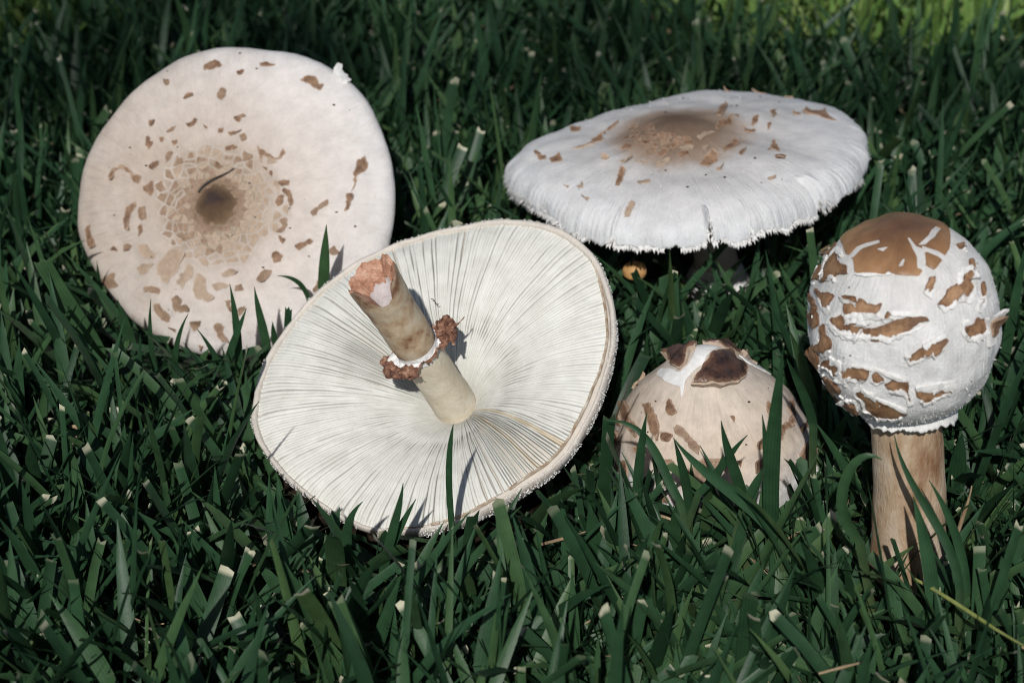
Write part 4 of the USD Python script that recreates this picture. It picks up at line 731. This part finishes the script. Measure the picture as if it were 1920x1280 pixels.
# farther lawn: tufts of blades repeated
pi = UsdGeom.PointInstancer.Define(stage, '/World/grass/far_blades'); meta(pi.GetPrim(), kind='stuff')
for k in range(3):
    r_ = np.random.RandomState(50 + k); D_ = lawn(r_, 1300, -.16, .16, -.16, .16); V, F, T, _ = blades(1300, r_, *D_, rows=5)
    obj('tuft', (V, F), 'grass_blade', pi, tone=T); 
pi.CreatePrototypesRel().SetTargets([Sdf.Path('/World/grass/far_blades/tuft' + ('' if k == 0 else f'_{k:03d}')) for k in range(3)])
pos, idx, ori = [], [], []; r_ = np.random.RandomState(60)
for gx in np.arange(-3.5, 3.6, .27):
    for gy in np.arange(-1.5, 5.5, .27):
        if abs(gx) < .74 and .2 < gy < 1.72: continue
        pos.append(Gf.Vec3f(float(gx + r_.uniform(-.03, .03)), float(gy + r_.uniform(-.03, .03)), 0)); idx.append(int(r_.randint(3))); a_ = r_.uniform(0, 3.1416); ori.append(Gf.Quath(float(math.cos(a_)), 0, 0, float(math.sin(a_))))
pi.CreatePositionsAttr(pos); pi.CreateProtoIndicesAttr(idx); pi.CreateOrientationsAttr(ori)

# ------------------------------------------------------------------ single blades that stand out in front of the mushrooms
HB = Polygon
def hero(pts, width, y0, y1, label, cut=False, tone=.5, turn=.35, group=None, name='grass_shoot', mt='grass_blade', taper=1.9, wend=None):
    """pts: the blade from root to tip as seen; its root stands at distance y0, its tip leans to y1"""
    n = 16; p2 = spl(pts, n); ys = np.linspace(y0, y1, n); P = np.array([at_y(u, v_, y) for (u, v_), y in zip(p2, ys)])
    root = at_y(*pts[0], y0)
    if root[2] > .004: 
        ext = np.linspace(1, 0, 5)[:-1, None]; dn = unit(P[0] - P[1]); dn = unit(dn * .6 + np.array([0, 0, -1.0])); P = np.vstack([P[0] + dn * (P[0][2] / max(-dn[2], .3) + .004) * ext, P])
    n = len(P); T = unit(np.gradient(P, axis=0)); Vw = unit(C - P); Wd = unit(np.cross(T, Vw)); Nn = np.cross(Wd, T); Wd = unit(Wd * math.cos(turn) + Nn * math.sin(turn)); Nn = np.cross(Wd, T)
    t = np.linspace(0, 1, n); w = width / FPX * np.linalg.norm(P - C, axis=1).mean() / math.cos(turn) / 2
    prof = w * (.65 + .35 * np.minimum(t / .3, 1)) * (1 - .15 * t if cut else np.where(t > .5, 1 - ((t - .5) / .5) ** taper, 1)); prof = np.maximum(prof, .00015)
    V = np.stack([P - Wd * prof[:, None], P - Wd * prof[:, None] * .5 - Nn * (.16 * prof)[:, None], P - Nn * (.24 * prof)[:, None], P + Wd * prof[:, None] * .5 - Nn * (.16 * prof)[:, None], P + Wd * prof[:, None]], 1)
    if cut: V[-1] += T[-1] * np.array([.0006, -.001, .0008, -.0012, .0002])[:, None]
    tn = np.zeros((n, 5, 3)); tn[..., 0] = tone; al = t * .92 if cut else t * .9; 
    if cut: al[-1] = 1.0
    tn[..., 1] = al[:, None]; tn[..., 2] = np.linspace(0, 1, 5)
    th_ = thing(name, label, 'grass blade', group, loc=(P[0][0], P[0][1], 0)) if False else None
    o = obj(name, (V.reshape(-1, 3), grid_faces(n, 5, False)), mt, None, tone=tn.reshape(-1, 3)); meta(o.GetPrim(), label, 'grass', group)
    return o
G = 'single grass blades standing in front of the mushrooms'
hero([(604,575),(608,500),(612,421)], 21, .770, .765, 'broad pointed blade upright between the flat cap and the upturned cap', tone=.7)
hero([(578,560),(560,530),(520,517)], 9, .77, .76, 'thin blade curling left across the flat cap beside the upturned rim', tone=.6)
hero([(302,735),(290,690),(282,630),(283,560)], 10, .735, .725, 'leftmost thin upright blade in front of the lower edge of the flat cap', tone=.35)
hero([(336,770),(328,715),(331,650),(353,588)], 11, .735, .720, 'kinked blade leaning right before the flat cap, beside the leftmost thin one', tone=.4)
hero([(440,760),(415,690),(390,645),(370,617)], 13, .735, .725, 'blade leaning left across the bottom edge of the flat cap', tone=.45)
hero([(448,700),(446,640),(440,585),(431,533)], 15, .740, .735, 'pointed blade reaching highest before the tan scales at the bottom of the flat cap', tone=.5)
hero([(422,700),(435,650),(450,610),(462,578)], 14, .735, .730, 'blade crossing the highest bottom blade, leaning right before the flat cap', tone=.4)
hero([(503,690),(496,630),(486,585),(477,538)], 17, .745, .74, 'straight pointed blade before the flat cap, left of the cut stub', tone=.55)
hero([(536,650),(539,615),(541,578)], 15, .745, .742, 'short square cut stub of grass before the flat cap next to the upturned rim', cut=True, tone=.3)
hero([(520,660),(514,630),(511,603)], 12, .745, .742, 'short pointed blade just left of the square cut stub', tone=.3)
hero([(853,1045),(845,960),(842,870),(850,795)], 12, .615, .605, 'long thin curved blade standing across the gills of the upturned cap', tone=.5, taper=5)
hero([(718,1075),(735,1000),(748,950),(756,905)], 18, .600, .595, 'pointed blade at the near rim of the upturned cap, left of the long thin one', tone=.45)
hero([(722,1060),(745,1000),(763,965),(780,935)], 15, .603, .598, 'blade leaning right at the near rim of the upturned cap, behind a pointed blade', tone=.5)
hero([(660,1100),(650,1040),(656,975),(680,940)], 22, .595, .590, 'dark broad blade bending right at its tip before the near rim of the upturned cap', tone=.35)
hero([(1448,1010),(1447,880),(1455,770),(1468,656)], 30, .600, .590, 'tall broad blade standing across the right side of the bell-shaped cap', tone=.4)
hero([(1400,960),(1380,890),(1364,840),(1352,788)], 21, .605, .598, 'sharp pointed blade before the middle of the bell-shaped cap', tone=.35)
hero([(1310,925),(1345,885),(1375,845),(1402,815)], 15, .612, .602, 'blade slanting up to the right before the bell-shaped cap, crossing the sharp one', tone=.4)
hero([(1460,1010),(1400,945),(1330,890),(1262,820)], 24, .590, .600, 'long blade lying diagonally down to the right before the bell-shaped cap', tone=.5)
hero([(1275,940),(1235,860),(1200,810),(1138,788)], 17, .610, .630, 'arched blade bending left over the bell-shaped cap', tone=.45)
hero([(1192,960),(1198,880),(1205,820),(1213,773)], 19, .625, .620, 'upright blade before the left flank of the bell-shaped cap', tone=.4)
hero([(1455,1010),(1443,900),(1437,840),(1429,777)], 20, .602, .597, 'upright blade just left of the tall broad blade at the bell-shaped cap', tone=.4)
hero([(1292,960),(1285,900),(1275,860),(1264,825)], 18, .615, .610, 'dark upright blade left of centre before the bell-shaped cap', tone=.25)
hero([(1395,945),(1412,915),(1432,875)], 16, .60, .598, 'short blade leaning right at the foot of the bell-shaped cap', tone=.45)
hero([(1525,800),(1515,760),(1498,720),(1475,672)], 17, .640, .630, 'blade leaning left between the bell-shaped cap and the standing button', tone=.35)
hero([(1800,1110),(1757,985),(1710,905),(1677,815)], 17, .560, .590, 'long dark blade leaning across the stem of the standing button mushroom', tone=.3)
hero([(1750,1150),(1742,1060),(1728,990),(1712,930)], 26, .560, .575, 'broad blade rising before the foot of the button mushroom stem', tone=.5)
hero([(1812,1110),(1800,1030),(1775,960),(1742,900)], 17, .570, .580, 'blade leaning left at the right side of the button mushroom stem', tone=.5)
hero([(1612,1015),(1580,955),(1585,900),(1618,856),(1655,862)], 20, .575, .570, 'blade arching over in a loop left of the button mushroom stem', tone=.6, taper=3)
hero([(185,665),(140,590),(105,535),(78,488)], 34, .74, .74, 'widest blade, slanting up to the left beside the flat cap', cut=True, tone=.65)

# ------------------------------------------------------------------ unseen leaves, trunk and limbs added to shade the far grass
rs = np.random.RandomState(21)
n = 9000; gx = rs.uniform(-1.6, 1.5, n); gy = rs.uniform(1.0, 2.9, n)
edge0 = 1.03 + .05 * fbm(np.c_[gx * 5, 0 * gx, 0 * gx], 2, 4); far_edge = np.where(gx > .02, sunny_edge(gx) + .02, sunny_edge(gx) + .03 + .05 * fbm(np.c_[gx * 3, 0 * gx, 0 * gx], 2, 6))
dens = fbm(np.c_[gx * 7, gy * 7, 0 * gx], 3, 15)
sel = (gy > edge0) & (gy < far_edge) & (dens > -.30); gx, gy = gx[sel], gy[sel]; n = len(gx)
hz = 2.7 + .22 * fbm(np.c_[gx * 2, gy * 2, 0 * gx], 2, 8) + rs.uniform(-.16, .16, n); P = np.stack([gx, gy, 0 * gx], -1) + SUN * (hz / SUN[2])[:, None]
d1 = unit(rs.normal(0, 1, (n, 3)) * [1, 1, .5]); nn2 = unit(rs.normal(0, .45, (n, 3)) + SUN); d2 = unit(np.cross(nn2, d1)); d1 = np.cross(d2, nn2); sz = rs.uniform(.018, .030, n)[:, None]
V = np.stack([P - d1 * sz, P - d2 * sz * .42 - d1 * sz * .1, P + d1 * sz, P + d2 * sz * .42 - d1 * sz * .1], 1).reshape(-1, 3); k = np.arange(n)[:, None] * 4
F = np.concatenate([k + [0, 1, 2], k + [0, 2, 3]]); tn = np.zeros((4 * n, 3)); tn[:, 0] = np.repeat(rs.rand(n), 4); tn[:, 1] = .5; tn[:, 2] = .5
added_shade_tree = thing('added_shade_tree', 'unseen leaf screen on a trunk, added to shade the far grass', 'added_shade_tree', loc=(-2.3, -1.2, 0))
obj('crown', (V, F), 'grass_blade', added_shade_tree, smooth=False, tone=tn, kind='stuff')
cm = P.mean(0); tr = [tube(spl([[-2.3, -1.2, -.1], [-2.28, -1.2, 1.0], [-2.15, -1.15, 2.0], [-2.0, -1.1, 3.2]], 20), np.linspace(.13, .07, 20), 16, .012, 1, nzs=12)]
obj('trunk', tr[0], 'bark', added_shade_tree)
for k_ in range(9):
    q = P[rs.randint(n)]; obj('limb', tube(spl([[-2.15, -1.15, 2.0 + .1 * k_], [-1.6, -1.1, 2.45 + .03 * k_], (np.array([-1.3, -1.0, 2.5]) + q) / 2 + [0, 0, .06], q], 18), np.linspace(.035, .004, 18), 8, .003, k_), 'bark', added_shade_tree)

# specks of soil and cut grass on the caps
for k_, (cp, root, lo_, hi_, cnt) in enumerate(((cap1, m1, .2, .95, 34), (cap3, m3, .3, .85, 20), (cap4, m4, .1, .7, 16), (cap5, m5, .3, .7, 12))):
    r_ = np.random.RandomState(200 + k_); t_ = r_.uniform(0, 6.283, cnt); s_ = np.sqrt(r_.uniform(lo_ ** 2, hi_ ** 2, cnt)); P, Nn_ = cp.xy(np.c_[s_ * np.cos(t_), s_ * np.sin(t_)], .0002); pr = []
    for p, z in zip(P, r_.uniform(.00018, .0005, cnt)): m_ = trimesh.creation.icosphere(1, 1.0); vv = np.array(m_.vertices); pr.append((vv * (1 + .5 * fbm(vv * 2 + p * 900, 2, 3))[:, None] * z * [1.5, 1, .8] + p, np.array(m_.faces)))
    obj('specks', join(pr), 'soil_crumb', root, kind='stuff')

# ------------------------------------------------------------------ small things in the grass
def strip_thing(name, label, cat, pts, ys, rad, mt, nz=.0002):
    p2 = spl(pts, 18); P = np.array([at_y(u, v_, y) for (u, v_), y in zip(p2, np.linspace(*ys, 18))]); o = obj(name, tube(P, np.r_[np.linspace(rad * .8, rad, 9), np.linspace(rad, rad * .3, 9)], 7, nz, 3, nzs=500), mt); meta(o.GetPrim(), label, cat); return o
nq, nn_ = cap1.xy(cap1.unpx([(374, 362), (395, 345), (415, 332), (440, 317)]), [.0008, .0022, .0018, .0014])
o = obj('dry_needle', tube(spl(nq, 14), np.linspace(.00055, .00025, 14), 6), 'needle_dark'); meta(o.GetPrim(), 'thin dark dry needle lying on the nub of the flat cap', 'needle')
nq = gill_pt(np.linspace(.42, .5, 5), np.radians(np.linspace(96, 99, 5)), fE(np.linspace(.42, .5, 5)) + .0008)
fib = [at for at in [(808, 560), (814, 563), (818, 570), (823, 570)]]
PP = []
for u, v_ in fib:
    d = ray(u, v_); k = ((O2 + cap2.n * .0020 - C) @ cap2.n) / (d @ cap2.n); PP.append(C + d * k)
o = obj('dark_thread', tube(spl(PP, 10), .0002, 5), 'needle_dark'); meta(o.GetPrim(), 'tiny dark thread lying on the gills right of the snapped stem', 'thread')
o = obj('chip', patch(cap1, Polygon(cap1.unpx(C1([(1490,230),(1530,215),(1570,235),(1560,262),(1510,255)]))).buffer(.012), .0022, rough=.3, curl=.004, seed=77)[:2], 'flesh_white', smooth=40); meta(o.GetPrim(), 'pale crumb sticking up at the upper right rim of the flat cap', 'crumb')
strip_thing('grass_stalk', 'pale yellow-green stalk lying in the grass at lower right below the button mushroom', 'stalk', [(1715, 1085), (1760, 1110), (1830, 1155), (1930, 1215)], (.575, .50), .0009, 'stalk_green')
strip_thing('dead_stalk', 'orange-brown dead stalk in the grass at the bottom, right of centre', 'stalk', [(1535, 1262), (1580, 1250), (1628, 1238)], (.50, .505), .0006, 'straw')
strip_thing('dead_stalk', 'brown dead stalk leaning up beside the right of the button mushroom stem', 'stalk', [(1790, 1040), (1800, 985), (1815, 940), (1822, 910)], (.60, .605), .0009, 'straw')
strip_thing('dead_stalk', 'thin grey-brown dead stalk lying below right of the upturned cap', 'stalk', [(1015, 1020), (1060, 1008), (1098, 996)], (.60, .605), .0008, 'straw')
pb = trimesh.creation.icosphere(3, 1.0); pv = np.array(pb.vertices); pv = pv * [.0058, .005, .0046] * (1 + .18 * fbm(pv * 1.3, 3, 9))[:, None]; pc = at_y(1190, 508, .800)
o = obj('orange_fragment', (pv + pc, np.array(pb.faces)), 'puffball_orange'); meta(o.GetPrim(), 'small rounded orange-tan fragment in the shade under the broad white cap', 'fragment')
dl = at_y(893, 358, .93); lv = np.array([[-.007, 0, -.006], [-.002, .0, .001], [.004, 0, .006], [.0075, .001, .0045], [.005, .001, .001], [-.003, -.001, -.004]]) + dl
o = obj('dry_leaf', (np.vstack([lv, lv + [0, .0006, 0]]), np.vstack([[[0, 1, 5], [1, 4, 5], [1, 2, 4], [2, 3, 4]], np.array([[5, 1, 0], [5, 4, 1], [4, 2, 1], [4, 3, 2]]) + 6])), 'straw', smooth=False); meta(o.GetPrim(), 'small tan dry leaf scrap in the grass between the flat and broad caps', 'leaf')
# soil crumbs at the button's foot, straw litter, clippings
rs = np.random.RandomState(9); parts = []
for i in range(70):
    m = trimesh.creation.icosphere(1, 1.0); vv = np.array(m.vertices); sz = rs.uniform(.0012, .0042); a_ = rs.uniform(0, 6.3); rr_ = rs.uniform(.012, .030); vv = vv * (1 + .45 * fbm(vv * 1.5 + i, 2, i))[:, None] * sz + [g5[0] + rr_ * math.cos(a_), g5[1] + rr_ * math.sin(a_) - .004, rs.uniform(0, .008)]
    parts.append((vv, np.array(m.faces)))
o = obj('soil_crumbs', join(parts), 'soil_crumb', smooth=40, kind='stuff'); meta(o.GetPrim(), 'dark soil crumbs round the foot of the button mushroom stem', 'soil')
n = 2600; xy = np.c_[rs.uniform(-.5, .5, n), rs.uniform(.38, 1.4, n)]
V, F, T, P = blades(n, rs, xy, rs.uniform(0, 6.28, n), rs.uniform(1.1, 1.55, n), rs.normal(0, .1, n), rs.uniform(.006, .03, n), rs.uniform(.0006, .0022, n), np.ones(n, bool), rs.normal(0, .8, n), rs.rand(n), rows=3)
lift = np.repeat(rs.uniform(.003, .022, n), 9); V[:, 2] += lift
ok = clear(V.reshape(n, 9, 3)); keep = np.repeat(ok, len(F) // n) if False else ok[F[:, 0] // 9]
o = obj('dry_clippings', (V, F[keep]), 'straw', smooth=True, kind='stuff'); meta(o.GetPrim(), 'dry straw-coloured clippings scattered low among the grass blades', 'clippings')
